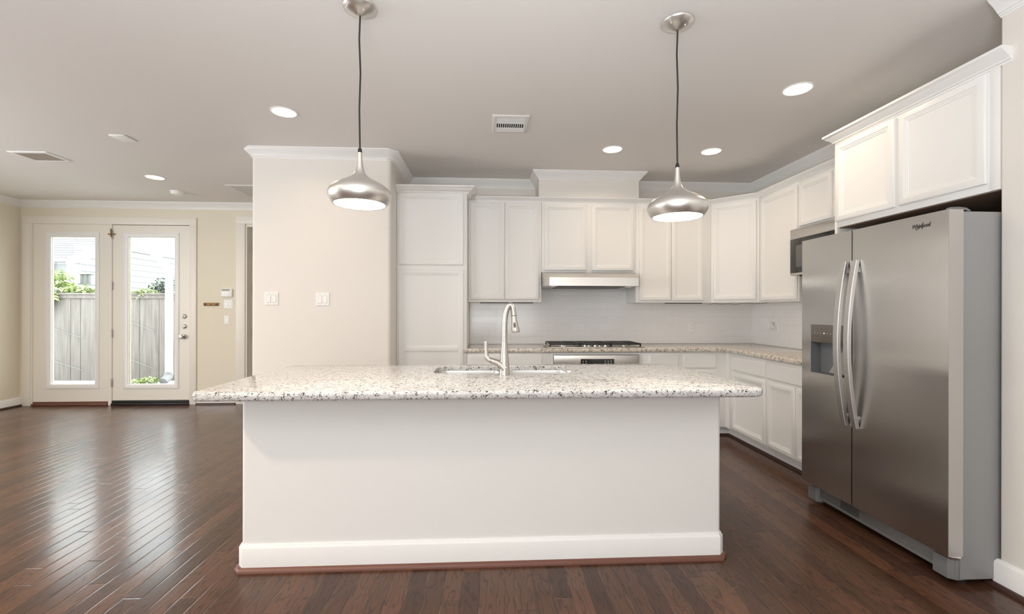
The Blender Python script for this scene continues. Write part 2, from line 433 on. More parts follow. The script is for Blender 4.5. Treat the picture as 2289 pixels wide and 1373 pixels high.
struct('floor', MB().box(XL - .2, YREAR - .2, -.08, XR + .2, YD + .12, 0), M_FLOOR)
struct('ceiling', MB().box(XL - .2, YREAR - .2, CZ, XR + .2, YD + .12, CZ + .1), M_CEIL)
struct('wall_left', MB().box(XL - .15, YREAR - .15, 0, XL, .8, CZ).box(XL - .15, 3.4, 0, XL, YD + .15, CZ).box(XL - .15, .8, 0, XL, 3.4, .65).box(XL - .15, .8, 2.35, XL, 3.4, CZ), M_WALLY)
# door wall with its openings (french doors and inner doorway)
DX0, DX1, DZ = -6.14, -4.06, 2.455
OX0, OX1, OZ = -3.345, -2.48, 2.45
wm = MB()
wm.box(XL, YD, 0, DX0, YD + .14, CZ).box(DX0, YD, DZ, DX1, YD + .14, CZ).box(DX1, YD, 0, OX0, YD + .14, CZ)
wm.box(OX0, YD, OZ, OX1, YD + .14, CZ).box(OX1, YD, 0, PX0 + .3, YD + .14, CZ)
struct('wall_far', wm, M_WALLY)
# wall block beside the kitchen, bullnosed vertical corners
def arc(cx, cy, r, a0, a1, n=6):
    return [(cx + r * math.cos(math.radians(a0 + (a1 - a0) * i / n)), cy + r * math.sin(math.radians(a0 + (a1 - a0) * i / n))) for i in range(n + 1)]
R = 0.03
pts = arc(PX0 + R, PY + R, R, 180, 270) + arc(PX1 - R, PY + R, R, 270, 360) + [(PX1, YD + .13), (PX0, YD + .13)]
struct('wall_kitchen_left', MB().prism(pts, 0, CZ), M_WALL)
struct('wall_back', MB().box(PX1, YB, 0, XR + .15, YB + .15, CZ), M_WALL)
struct('wall_right', MB().box(XR, YN - .12, 0, XR + .15, YB, CZ), M_WALL)
pts = [(XR, YN)] + arc(XN + .012, YN - .012, .012, 90, 180) + [(XN, YREAR), (XR, YREAR)]
struct('wall_right_near', MB().prism(pts, 0, CZ), M_WALL)
# rear wall (behind the camera) with two windows
rw = MB()
for x0, x1 in ((XL, -4.6), (-2.6, -0.9), (1.3, XN)): rw.box(x0, YREAR - .14, 0, x1, YREAR, CZ)
for x0, x1 in ((-4.6, -2.6), (-0.9, 1.3)): rw.box(x0, YREAR - .14, 0, x1, YREAR, .65).box(x0, YREAR - .14, 2.35, x1, YREAR, CZ)
struct('wall_rear', rw, M_WALL)
for k, (x0, x1) in enumerate(((-4.6, -2.6), (-0.9, 1.3))):
    f = MB()
    for a in (x0, (x0 + x1) / 2 - .025, x1 - .05): f.box(a, YREAR - .10, .65, a + .05, YREAR - .04, 2.35)
    for z in (.65, 1.47, 2.30): f.box(x0, YREAR - .10, z, x1, YREAR - .04, z + .05)
    w = struct('window_%d' % (k + 1), f, M_TRIM)
    obj('pane', MB().box(x0 + .02, YREAR - .075, .67, x1 - .02, YREAR - .069, 2.33), M_GLASS, w)
    obj('sky_blocker', MB().box(x0 + .002, YREAR - .130, .655, x1 - .002, YREAR - .120, 2.345), M_PLATE, w)  # added opaque board, keeps the sky's light out of this unseen window

lf = MB()
for y in (.8, 2.075, 3.35): lf.box(XL - .10, y, .65, XL - .05, y + .05, 2.35)
for z in (.65, 1.47, 2.30): lf.box(XL - .10, .8, z, XL - .05, 3.4, z + .05)
lw_ = struct('window_3', lf, M_TRIM)
obj('pane', MB().box(XL - .08, .82, .67, XL - .074, 3.38, 2.33), M_GLASS, lw_)
obj('sky_blocker', MB().box(XL - .140, .802, .655, XL - .130, 3.398, 2.345), M_PLATE, lw_)  # added opaque board, shuts the sky's light out here too

# crown mouldings
def crown(p, d, z=CZ):
    k = [(0, 0), (p, 0), (p, -.10 * d), (.93 * p, -.14 * d), (.90 * p, -.20 * d), (.78 * p, -.30 * d), (.58 * p, -.44 * d), (.40 * p, -.62 * d), (.28 * p, -.74 * d), (.26 * p, -.79 * d), (.16 * p, -.82 * d), (.14 * p, -.90 * d), (.05 * p, -.93 * d), (0.03 * p, -1.0 * d), (0, -1.0 * d)]
    return [(a, z + b) for a, b in k]
CR = crown(.070, .088)
ch = .035
struct('trim_1', MB().sweep(CR, [(XL, YREAR), (XL, YD), (PX0, YD), (PX0, PY + ch), (PX0 + ch, PY), (PX1 - ch, PY), (PX1, PY + ch), (PX1, YB),
       (0.515, YB), (0.515, 4.60), (1.58, 4.60), (1.58, YB), (XR, YB), (XR, YN + .0)][:]), M_TRIM)
struct('trim_2', MB().sweep(CR, [(XN, YN - .002), (XN, YREAR)]), M_TRIM)
# soffit box above the hood cabinet
struct('wall_soffit', MB().box(.515, 4.60, 2.455, 1.58, YB, CZ), M_WALL)

# baseboards with shoe mouldings
def base_prof(h=.118, t=.015): return [(0, 0), (t, 0), (t, h * .86), (t * .8, h * .90), (t * .5, h * .955), (t * .42, h * .985), (t * .15, h), (0, h)]
SHOE = [(0, 0), (.020, 0), (.0195, .008), (.016, .015), (.009, .0195), (0, .021)]
def shoe(off): return [(a + off, b) for a, b in SHOE]
def baseboard(name, path, h=.118, m=M_TRIM, sm=M_DKSHOE):
    o = struct(name, MB().sweep(base_prof(h), path), m)
    obj('shoe_moulding', MB().sweep(shoe(.0152), path), sm, o)
    return o
baseboard('baseboard_left', [(XL, YREAR), (XL, YD)])
baseboard('baseboard_far', [(-3.985, YD), (-3.47, YD)])
baseboard('baseboard_kitchen_left', [(PX0, YD - .05), (PX0, PY + ch), (PX0 + ch, PY), (PX1 - ch, PY), (PX1, PY + ch), (PX1, 4.33)])
baseboard('baseboard_right_near', [(XN + .11, YN), (XN, YN), (XN, YREAR)], .13)

# ------------------------------------------------------------------ french doors
CAS = .105
cs = MB()
def casing_pts(): pass
cs.box(DX0 - .088, YD - .022, 0, DX0 + .015, YD, DZ - .015, .004).box(DX1 - .015, YD - .022, 0, DX1 + .072, YD, DZ - .015, .004).box(DX0 - .088, YD - .022, DZ - .015, DX1 + .072, YD, 2.54, .004)
cs.box(DX0, YD - .01, 0, DX0 + .03, YD + .13, DZ).box(DX1 - .02, YD - .01, 0, DX1, YD + .13, DZ).box(DX0 + .03, YD - .01, DZ - .012, DX1 - .02, YD + .13, DZ).box(-5.135, YD - .012, 0, -5.092, YD + .12, DZ - .012).box(DX0 + .03, YD + .048, 2.41, DX1 - .02, YD + .13, DZ - .012)
struct('trim_3', cs, M_DOORP)

def french(name, x0, x1, z0, z1, gx0, gx1, gz0, gz1):
    d = MB()
    y0, y1 = YD + .002, YD + .045
    d.box(x0, y0, z0, gx0, y1, z1).box(gx1, y0, z0, x1, y1, z1).box(gx0, y0, z0, gx1, y1, gz0).box(gx0, y0, gz1, gx1, y1, z1)
    o = struct(name, d, M_DOORP)
    # raised moulding round the light
    fr = []
    w = .045
    for ins, dep in ((-.062, .0), (-.060, .012), (-.05, .016), (-.03, .014), (-.012, .010), (-.004, .004), (0, -.016), (0, -.022)):
        fr.append([(gx0 + ins, y0 - dep, gz0 + ins), (gx1 - ins, y0 - dep, gz0 + ins), (gx1 - ins, y0 - dep, gz1 - ins), (gx0 + ins, y0 - dep, gz1 - ins)])
    obj('light_moulding', MB().rings(fr, False, False), M_TRIM, o)
    obj('pane', MB().box(gx0 - .01, y0 + .018, gz0 - .01, gx1 + .01, y0 + .024, gz1 + .01), M_GLASS, o)
    return o
d1 = french('door_1', -6.108, -5.137, .05, 2.441, -5.883, -5.318, .286, 2.268)
d2 = french('door_2', -5.086, -4.084, .062, 2.434, -4.883, -4.283, .279, 2.272)
Ry = Matrix.Rotation(PI / 2, 4, 'X')
def knobM(x, z, y=YD): return Matrix.Translation((x, y, z)) @ Ry   # local +z -> world -y
for i, z in enumerate((1.200, 1.063)):
    k = MB().lathe([(.028, 0), (.029, .006), (.026, .012), (.018, .016), (.017, .020), (0, .021)], 24, knobM(-4.150, z))
    lk = obj('deadbolt', k, M_NICKEL, d2)
    obj('thumb_turn', MB().box(-.004, -.014, .020, .004, .014, .034, .002, knobM(-4.150, z) @ Matrix.Rotation(.9 if i else -.2, 4, 'Z')), M_NICKEL, lk)
k = MB().lathe([(.032, 0), (.033, .006), (.028, .012), (.012, .016), (.011, .035), (.020, .042), (.028, .052), (.029, .062), (.022, .072), (0, .075)], 28, knobM(-4.160, .925))
obj('door_knob', k, M_NICKEL, d2)
for z in (1.205, .93): obj('strike_plate', MB().box(-4.085, YD - .006, z - .03, -4.077, YD + .01, z + .03), M_NICKEL, d2)
for z in (2.30, 1.61, .97, .30):
    h = MB().box(-5.099, YD - .014, z - .055, -5.083, YD + .006, z + .055, .002).cyl(-5.091, YD - .016, z - .055, z + .055, .006, 12)
    obj('hinge', h, M_NICKEL, d2)
lt = MB().box(-5.135, YD - .022, 2.300, -5.045, YD - .012, 2.315, .002).cyl(-5.092, YD - .022, 2.27, 2.38, .008, 12)
obj('latch', lt, M_BRASS, d2)
obj('door_sweep', MB().box(-5.088, YD - .012, .030, -4.082, YD + .04, .062, .003), M_RUBBER, d2)
tr = MB().box(-5.088, YD - .035, .0, -4.07, YD + .10, .030, .008)
struct('trim_4', tr, M_RUBBER)
struct('trim_5', MB().box(-6.108, YD - .03, 0, -5.137, YD + .10, .028, .006).box(-6.108, YD + .0, .028, -5.137, YD + .1, .05), M_SHOE)

# inner doorway beside the wall block
c2 = MB().box(-3.465, YD - .02, 0, -3.345, YD, OZ + .02, .004).box(-3.465, YD - .02, OZ + .02, OX1 + .11, YD, OZ + .12, .004).box(OX1, YD - .02, 0, OX1 + .11, YD, OZ + .02, .004)
c2.box(-3.345, YD - .002, 0, -3.325, YD + .14, OZ).box(OX1 - .02, YD - .002, 0, OX1, YD + .14, OZ).box(-3.325, YD - .002, OZ - .02, OX1 - .02, YD + .14, OZ)
struct('trim_6', c2, M_DOORP)
d3 = struct('door_3', MB().box(-3.320, YD + .15, .012, -3.283, YD + .90, 2.425, .003), M_DOORP)
for z in (2.15, 1.60, .95, .28):
    obj('hinge', MB().box(-3.3235, YD + .138, z - .05, -3.280, YD + .1495, z + .05, .001).cyl(-3.277, YD + .143, z - .05, z + .05, .006, 10), M_DKGREY, d3)
# the little room beyond it
rb = MB().box(-4.2, YD + 1.9, 0, -1.9, YD + 2.0, CZ).box(-4.3, YD + .14, 0, -4.2, YD + 2.0, CZ).box(-1.9, YD + .14, 0, -1.8, YD + 2.0, CZ).box(-4.3, YD + .14, CZ, -1.8, YD + 2.0, CZ + .1).box(-4.3, YD + .14, -.08, -1.8, YD + 2.0, 0)
struct('wall_closet', rb, M_WALLY)

# ------------------------------------------------------------------ cabinet doors and cabinets (local frame: x width, y depth behind face, z up; front faces -y)
def door_mb(x0, z0, x1, z1, t=.019, frame=.052, panel=True):
    L = []
    def ring(i, y): L.append([(x0 + i, y, z0 + i), (x1 - i, y, z0 + i), (x1 - i, y, z1 - i), (x0 + i, y, z1 - i)])
    ring(0, -.0005); ring(0, -t + .006); ring(.003, -t + .002); ring(.008, -t)
    if panel:
        f = frame
        ring(f - .016, -t); ring(f - .013, -t + .0035); ring(f - .006, -t + .0035); ring(f - .003, -t + .0065)
        ring(f + .004, -t + .0065); ring(f + .007, -t + .010); ring(f + .012, -t + .0105)
    else:
        ring(.012, -t); 
    return MB().rings(L)

def cabinet(name, label, origin, rz, w, dep, z0, z1, doors=(), drawers=(), toe=0.0, group=None, rail=None, frames=None):
    """doors/drawers are (x0, z0, x1, z1) in the cabinet's own frame, z measured from the floor"""
    root = empty(name, (origin[0], origin[1], z0), label, 'cabinet', rz, group)
    b = MB()
    if toe:
        b.box(0.001, .019, toe, w - .001, dep, z1).box(0.001, .075, .0, w - .001, dep, toe)
    else:
        b.box(0.001, .019, z0, w - .001, dep, z1)
    bmesh.ops.translate(b.b, vec=(0, 0, -z0), verts=b.b.verts)
    obj('carcass', b, M_CAB, root, local=True)
    zlo = max(z0, toe)
    f = MB(); allf = list(doors) + list(drawers)
    f.box(0, 0, zlo, w, .0188, z1, .001)
    bmesh.ops.translate(f.b, vec=(0, 0, -z0), verts=f.b.verts)
    obj('face_frame', f, M_CAB, root, local=True)
    for d in doors:
        m = door_mb(*d)
        if rail:   # a mid rail crossing the panel
            m.box(d[0] + .05, -.017, rail[0], d[2] - .05, -.008, rail[1], .002) if d[1] < rail[0] < d[3] else None
        bmesh.ops.translate(m.b, vec=(0, 0, -z0), verts=m.b.verts)
        obj('door', m, M_CAB, root, local=True)
    for d in drawers:
        m = door_mb(*d, panel=False); bmesh.ops.translate(m.b, vec=(0, 0, -z0), verts=m.b.verts)
        obj('drawer_front', m, M_CAB, root, local=True)
    return root

def corn(p, z0, z1):
    d = z1 - z0
    k = [(0, 0), (p, 0), (p, -.20), (.90 * p, -.24), (.80 * p, -.36), (.55 * p, -.52), (.38 * p, -.70), (.30 * p, -.74), (.28 * p, -.84), (.12 * p, -.88), (.10 * p, -1.0), (0, -1.0)]
    return [(a, z1 + b * d) for a, b in k]

# pantry
pan = cabinet('pantry_cabinet', 'tall white pantry cabinet with stacked doors beside the wall with switches', (-.903, 4.36), 0, .679, .588, 0, 2.45,
    doors=((.020, 1.732, .647, 2.436), (.020, .12, .647, 1.689)), toe=.10, rail=(.885, .935))
obj('cornice', MB().sweep(corn(.075, 2.432, 2.500), [(-.903, 4.36), (-.224, 4.36), (-.224, 4.605)]).box(-.903, 4.36, 2.45, -.224, 4.9, 2.46), M_CAB, pan)

# uppers on the back wall
UY = 4.62; UD = YB - UY - .002
cabinet('wall_cabinet', 'white two-door wall cabinet between the tall pantry and the range hood', (-.222, UY), 0, .766, UD, 1.375, 2.44,
    doors=((.022, 1.404, .3785, 2.415), (.381, 1.404, .740, 2.415)))
cabinet('hood_cabinet', 'short white two-door wall cabinet directly above the range hood', (.546, UY), 0, 1.004, UD, 1.690, 2.44,
    doors=((.027, 1.712, .478, 2.410), (.532, 1.712, .981, 2.410)))
cabinet('wall_cabinet', 'white two-door wall cabinet right of the range hood and left of the diagonal corner', (1.552, UY), 0, .821, UD, 1.375, 2.44,
    doors=((.036, 1.399, .383, 2.408), (.388, 1.399, .735, 2.408)))
# diagonal corner
A = Vector((2.375, 4.62)); B = Vector((2.712, 4.302)); dv = B - A; ang = math.atan2(dv.y, dv.x)
cc = empty('corner_cabinet', (A.x, A.y, 1.375), 'single-door white wall cabinet set diagonally across the kitchen corner', 'cabinet', ang)
LW = dv.length
def tolocal(p): 
    q = Matrix.Rotation(-ang, 2) @ (Vector(p) - A); return (q.x, q.y)
cp = [tolocal(p) for p in ((2.3755, 4.625), (2.3755, YB - .002), (XR - .002, YB - .002), (XR - .002, 4.3025), (2.717, 4.3025))]
body = [(0.006, .019), (LW - .006, .019)] + [cp[4], cp[3], cp[2], cp[1], cp[0]]
obj('carcass', MB().prism([cp[0], (0.02, .019), (LW - .02, .019), cp[4], cp[3], cp[2], cp[1]], 0, 1.065), M_CAB, cc, local=True)
obj('face_frame', MB().box(.001, 0, 0, LW - .001, .0188, 1.065, .001), M_CAB, cc, local=True)
m = door_mb(.026, 1.404 - 1.375, LW - .026, 2.410 - 1.375); obj('door', m, M_CAB, cc, local=True)
# right wall uppers (face towards -X): local x runs towards the camera
RZ = -PI / 2
UX = 2.714; UXD = XR - UX - .002
cabinet('wall_cabinet', 'tall single-door white wall cabinet on the right wall beside the microwave', (UX, 4.300), RZ, .565, UXD, 1.375, 2.44,
    doors=((.034, 1.390, .555, 2.400),))
cabinet('wall_cabinet', 'short white wall cabinet mounted directly above the built-in microwave', (UX, 3.733), RZ, .788, UXD, 1.996, 2.44,
    doors=((.010, 2.026, .383, 2.400), (.40, 2.026, .772, 2.400)))
# continuous cornice of the uppers
cn = MB().sweep(corn(.048, 2.428, 2.474), [(-.145, UY), (A.x, A.y), (B.x, B.y), (UX, 2.945)])
cn.prism([(-.145, UY), (A.x, A.y), (A.x, UY + .25), (-.145, UY + .25)], 2.4405, 2.45)
tag(obj('cabinet_cornice', cn, M_CAB), 'long white cornice moulding running along the tops of the wall cabinets', 'moulding')
# over-fridge cabinet with its end panel
OX = 2.39
ov = cabinet('fridge_cabinet', 'deep white two-door cabinet above the stainless refrigerator', (OX, 2.920), RZ, .976, XR - OX - .002, 1.862, 2.445,
    doors=((.006, 1.900, .447, 2.428), (.474, 1.900, .925, 2.428)))
obj('cornice', MB().sweep(corn(.060, 2.436, 2.505), [(XR - .34, 2.922), (OX, 2.922), (OX, 1.893), (OX + .03, 1.893)][0:3] + [(OX, 1.893), ][0:0]), M_CAB, ov)
obj('end_panel', MB().box(OX + .0005, 2.9205, 0.0005, XR - .003, 2.9385, 2.44, .001), M_CAB, ov)
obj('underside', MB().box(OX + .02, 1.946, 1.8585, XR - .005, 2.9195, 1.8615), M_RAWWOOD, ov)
obj('filler_strip', MB().box(OX - .004, 1.9435, 1.862, OX + .0, 1.985, 2.437, .001), M_CAB, ov)

# base cabinets on the back wall
BY = 4.369; BD = YB - BY - .002
cabinet('base_cabinet', 'white base cabinet with wide drawer between tall pantry and built-in oven', (-.222, BY), 0, .828, BD, 0, .873,
    doors=((.017, .12, .376, .69), (.384, .12, .745, .69)), drawers=((.017, .71, .745, .842),), toe=.105)
cabinet('base_cabinet', 'white base cabinet with two narrow drawers right of the built-in oven', (1.540, BY), 0, .860, BD, 0, .873,
    doors=((.07, .12, .365, .69), (.415, .12, .755, .69)), drawers=((.07, .708, .365, .844), (.415, .708, .755, .844)), toe=.105)
# oven housing
oh = empty('oven_cabinet', (.606, BY, 0), 'white cabinet frame holding the built-in oven under the cooktop', 'cabinet')
o_ = MB().box(.607, BY, .105, .637, BY + .56, .873).box(1.505, BY, .105, 1.539, BY + .56, .873).box(.637, BY, .846, 1.505, BY + .56, .873).box(.637, BY, .105, 1.505, BY + .56, .128).box(.607, BY + .075, 0, 1.539, BY + .56, .105)
obj('carcass', o_, M_CAB, oh)
# right wall base run
BX = 2.402; BXD = XR - BX - .002
cabinet('base_cabinet', 'white corner-end base cabinet with one drawer over one door on right wall', (BX, 4.300), RZ, .606, BXD, 0, .873,
    doors=((.066, .122, .594, .684),), drawers=((.072, .706, .590, .842),), toe=.105)
cabinet('base_cabinet', 'white base cabinet with wide drawer over double doors beside the refrigerator', (BX, 3.692), RZ, .750, BXD, 0, .873,
    doors=((.012, .122, .360, .684), (.372, .122, .735, .684)), drawers=((.012, .706, .735, .842),), toe=.105)
fl = MB().box(2.4775, 4.3005, 0, 2.495, 4.462, .105).box(2.4005, 4.4445, 0, 2.4775, 4.462, .105).box(2.4005, 4.3005, .105, 2.42, 4.388, .873).box(2.4005, 4.3695, .105, 2.4195, 4.3885, .873)
tag(obj('corner_filler', fl, M_CAB), 'narrow white filler post in the inner corner of the base cabinets', 'cabinet trim')
# toe shoe along the base run
ts = MB().sweep(SHOE, [(1.55, BY + .0745), (BX + .0745, BY + .0745), (BX + .0745, 2.945)])
tag(obj('toe_shoe_moulding', ts, M_DKSHOE), 'dark wood shoe moulding along the base cabinet toe kick', 'moulding')

# perimeter countertop (L shape, with opening covered by the cooktop)
ct = MB().prism([(-.246, 4.331), (2.362, 4.331), (2.362, 2.942), (XR - .002, 2.942), (XR - .002, YB - .002), (-.2215, YB - .002), (-.2215, 4.356), (-.246, 4.356)], .8735, .914, .010, seg=3)
tag(obj('perimeter_countertop', ct, M_GRAN2), 'L-shaped speckled granite countertop along the back and right walls', 'countertop')
# backsplash tile
bs = MB().box(-.2215, YB - .0095, .9145, XR - .010, YB - .0015, 1.3745).box(.545, YB - .0095, 1.3745, 1.551, YB - .0015, 1.695)
tag(obj('backsplash_back', bs, M_TILEX), kind='structure')
tag(obj('backsplash_right', MB().box(XR - .0095, 2.942, .9145, XR - .0015, YB - .0015, 1.3745), M_TILEY), kind='structure')

# ------------------------------------------------------------------ island
IX0, IX1, IY0, IY1 = -1.225, 1.211, 2.245, 2.985
isl = empty('kitchen_island', (0, 2.57, 0), 'white painted kitchen island base with tall skirting in the middle of the floor', 'kitchen island')
rr = .022
ip = arc(IX0 + rr, IY0 + rr, rr, 180, 270) + arc(IX1 - rr, IY0 + rr, rr, 270, 360) + [(IX1, IY1), (IX0, IY1)]
# hollow body so that the sink bowls hang free inside
def wallring(m, x0, y0, x1, y1, z0, z1, t):
    m.box(x0, y0, z0, x1, y0 + t, z1).box(x0, y1 - t, z0, x1, y1, z1).box(x0, y0 + t, z0, x0 + t, y1 - t, z1).box(x1 - t, y0 + t, z0, x1, y1 - t, z1)
t_ = bmesh.new()
outer = ip; inner = [(IX0 + .05, IY0 + .05)] * 7 + [(IX1 - .05, IY0 + .05)] * 7 + [(IX1 - .05, IY1 - .03), (IX0 + .05, IY1 - .03)]
fp = arc(IX0 + rr, IY0 + rr, rr, 180, 270) + arc(IX1 - rr, IY0 + rr, rr, 270, 360) + [(IX1, IY0 + .06), (IX0, IY0 + .06)]
body = MB().prism(fp, 0.0, .86)
body.box(IX0, IY0 + .06, 0, IX0 + .04, IY1, .86).box(IX1 - .04, IY0 + .06, 0, IX1, IY1, .86).box(IX0 + .04, IY1 - .02, 0, IX1 - .04, IY1, .86).box(IX0 + .04, IY0 + .06, .08, IX1 - .04, IY1 - .02, .10)
obj('body', body, paint('island_paint', (0.82, 0.815, 0.80), 0.5, 0.04), isl)
c3 = .018
ipath = [(IX0, IY1), (IX0, IY0 + c3), (IX0 + c3, IY0), (IX1 - c3, IY0), (IX1, IY0 + c3), (IX1, IY1)]
obj('baseboard', MB().sweep(base_prof(.130, .015), ipath), M_TRIM, isl)
obj('shoe_moulding', MB().sweep(shoe(.0152), ipath), M_SHOE, isl)
for k in range(4):   # doors on the kitchen side
    x0 = IX1 - .03 - k * .597
    q = door_mb(0, .13, .57, .82); bmesh.ops.transform(q.b, matrix=Matrix.Translation((x0, IY1, 0)) @ Matrix.Rotation(PI, 4, 'Z'), verts=q.b.verts)
    obj('door', q, M_CAB, isl)

# island countertop with sink cut-out
ZT, ZB = .918, .8765
oc = arc(-1.345 + .05, 2.030 + .05, .05, 180, 270, 6) + arc(1.330 - .07, 2.030 + .07, .07, 270, 360, 6) + arc(1.262 - .10, 3.035 - .10, .10, 0, 90, 6) + arc(-1.345 + .09, 3.035 - .09, .09, 90, 180, 6)
SX0, SX1, SY0, SY1 = -.335, .500, 2.600, 2.925
ic = arc(SX0 + .07, SY0 + .07, .07, 180, 270, 6) + arc(SX1 - .07, SY0 + .07, .07, 270, 360, 6) + arc(SX1 - .07, SY1 - .07, .07, 0, 90, 6) + arc(SX0 + .07, SY1 - .07, .07, 90, 180, 6)
def slab(oc, ic, z0, z1, bev):
    loops = []
    n = len(oc)
    def off(loop, d):
        out = []
        for i, p in enumerate(loop):
            a = Vector(loop[i - 1]); b = Vector(loop[(i + 1) % n]); t = (b - a).normalized(); nn = Vector((t.y, -t.x)); out.append((p[0] - nn.x * d, p[1] - nn.y * d))
        return out
    def add(loop, z): loops.append([(p[0], p[1], z) for p in loop])
    zi = z1 - .027
    add(ic, zi); add(ic, z1 - .002); add(off(ic, -.002), z1)
    N = 5; H = z1 - z0
    for i in range(N + 1):
        a = PI / 2 * i / N; add(off(oc, bev * (1 - math.sin(a))), z1 - bev * (1 - math.cos(a)))
    for i in range(1, N + 1):
        a = PI / 2 * i / N; add(off(oc, bev * (1 - math.cos(a))), z0 + bev * (1 - math.sin(a)))
    add(off(oc, .045), z0); add(off(oc, .045), zi)
    loops.append(loops[0])
    t = bmesh.new(); R_ = [[t.verts.new(p) for p in L] for L in loops[:-1]]; R_.append(R_[0])
    for a, b in zip(R_[:-1], R_[1:]):
        for k in range(n): t.faces.new((a[k], a[(k + 1) % n], b[(k + 1) % n], b[k]))
    bmesh.ops.recalc_face_normals(t, faces=t.faces[:])
    m = MB(); m._take(t); return m
tag(obj('island_countertop', slab(oc, ic, ZB, ZT, .016), M_GRAN), 'black and white speckled granite slab with rounded edge on the island', 'countertop')
# corbel strip under the slab
obj('top_cleat', MB().box(IX0 + .03, IY0 + .02, .86, IX1 - .03, SY0 - .04, .8907).box(IX0 + .03, SY0 - .04, .86, SX0 - .06, IY1 - .02, .8907).box(SX1 + .06, SY0 - .04, .86, IX1 - .03, IY1 - .02, .8907), M_WALL, isl)

# undermount double sink: two bowls as shells, sits in a well of the island
sk = empty('undermount_sink', ((SX0 + SX1) / 2, (SY0 + SY1) / 2, .70), 'stainless double bowl sink set under the island granite', 'sink')
def bowl(x0, x1):
    y0, y1 = SY0 + .004, SY1 - .004
    def lp(i, z, r): 
        return [(p[0], p[1], z) for p in arc(x0 + i + r, y0 + i + r, r, 180, 270, 5) + arc(x1 - i - r, y0 + i + r, r, 270, 360, 5) + arc(x1 - i - r, y1 - i - r, r, 0, 90, 5) + arc(x0 + i + r, y1 - i - r, r, 90, 180, 5)]
    L = [lp(-.012, .8905, .07), lp(0.0, .8905, .06), lp(.002, .880, .06), lp(.008, .74, .055), lp(.02, .718, .05), lp(.05, .71, .04)]
    return MB().rings(L, False, True)
xm = (SX0 + SX1) / 2
obj('bowl', bowl(SX0 + .004, xm - .016), M_SINK, sk); obj('bowl', bowl(xm + .016, SX1 - .004), M_SINK, sk)
for x in ((SX0 + xm) / 2, (SX1 + xm) / 2):
    obj('drain', MB().cyl(x, (SY0 + SY1) / 2, .7105, .714, .045, 24), M_CHROME, sk)

# faucet
fx, fy, fz = .084, 2.530, ZT + .0005
fa = empty('kitchen_faucet', (fx, fy, fz), 'brushed nickel gooseneck pull-down faucet standing in front of the island sink', 'faucet')
import bisect
def smoothpath(P, n=3):
    P = [Vector(p) for p in P]
    for _ in range(n):
        Q = [P[0]]
        for a, b in zip(P[:-1], P[1:]): Q += [a * .75 + b * .25, a * .25 + b * .75]
        Q.append(P[-1]); P = Q
    return P
bd = MB()
spec = [(0, .0295, .026), (.010, .0295, .0255), (.03, .0285, .025), (.06, .0265, .023), (.09, .0245, .021), (.12, .0225, .0195), (.15, .0195, .018), (.19, .0170, .0165)]
bd.tube([(fx + .002, fy, fz + z) for z, a, b in spec], [(a, b) for z, a, b in spec], 24)
bd.tube(smoothpath([(fx + .002, fy, fz + .035), (fx - .012, fy, fz + .052), (fx - .036, fy, fz + .070), (fx - .060, fy, fz + .078), (fx - .076, fy, fz + .083)], 1), [(.030, .023), (.0295, .022), (.027, .0205), (.0235, .019), (.020, .0175), (.0175, .0165), (.0160, .0158), (.0155, .0155)][:8], 18)
obj('body', bd, M_NICKEL, fa)
obj('joint_ring', MB().tube([(fx - .0755, fy, fz + .083), (fx - .0785, fy, fz + .0838)], .0150, 18), M_DKGREY, fa)
lv = MB().tube(smoothpath([(fx - .078, fy, fz + .0838), (fx - .088, fy, fz + .088), (fx - .097, fy, fz + .098), (fx - .101, fy, fz + .118), (fx - .102, fy, fz + .150), (fx - .1025, fy, fz + .186)], 1), [.0155, .0155, .0150, .0140, .0125, .0115, .0110, .0108, .0108, .0110, .0112, .0114][:10 + 0], 16)
lv.lathe([(.0114, 0), (.0118, .003), (.0110, .008), (0, .009)], 16, Matrix.Translation((fx - .1025, fy, fz + .184)))
obj('lever_handle', lv, M_NICKEL, fa)
neck = [(.002, .185), (.002, .25), (.003, .30), (.007, .345), (.016, .380), (.028, .400), (.040, .402), (.049, .388), (.0535, .362), (.0565, .336)]
obj('spout', MB().tube(smoothpath([(fx + a, fy, fz + b) for a, b in neck], 2), .0158, 18), M_NICKEL, fa)
sh = obj('spray_head', MB().tube([(fx + .0562, fy, fz + .338), (fx + .058, fy, fz + .318), (fx + .061, fy, fz + .290), (fx + .0645, fy, fz + .262), (fx + .0665, fy, fz + .248), (fx + .067, fy, fz + .243)], [.0158, .0158, .0185, .0225, .0235, .022], 20), M_NICKEL, fa)
obj('spray_button', MB().tube([(fx + .0575, fy - .0185, fz + .300), (fx + .0590, fy - .0200, fz + .285), (fx + .0605, fy - .0225, fz + .272)], [.005, .0075, .005], 12), M_DKGREY, sh)
obj('collar_ring', MB().tube([(fx + .0558, fy, fz + .342), (fx + .0562, fy, fz + .338)], .0163, 18), M_DKGREY, sh)

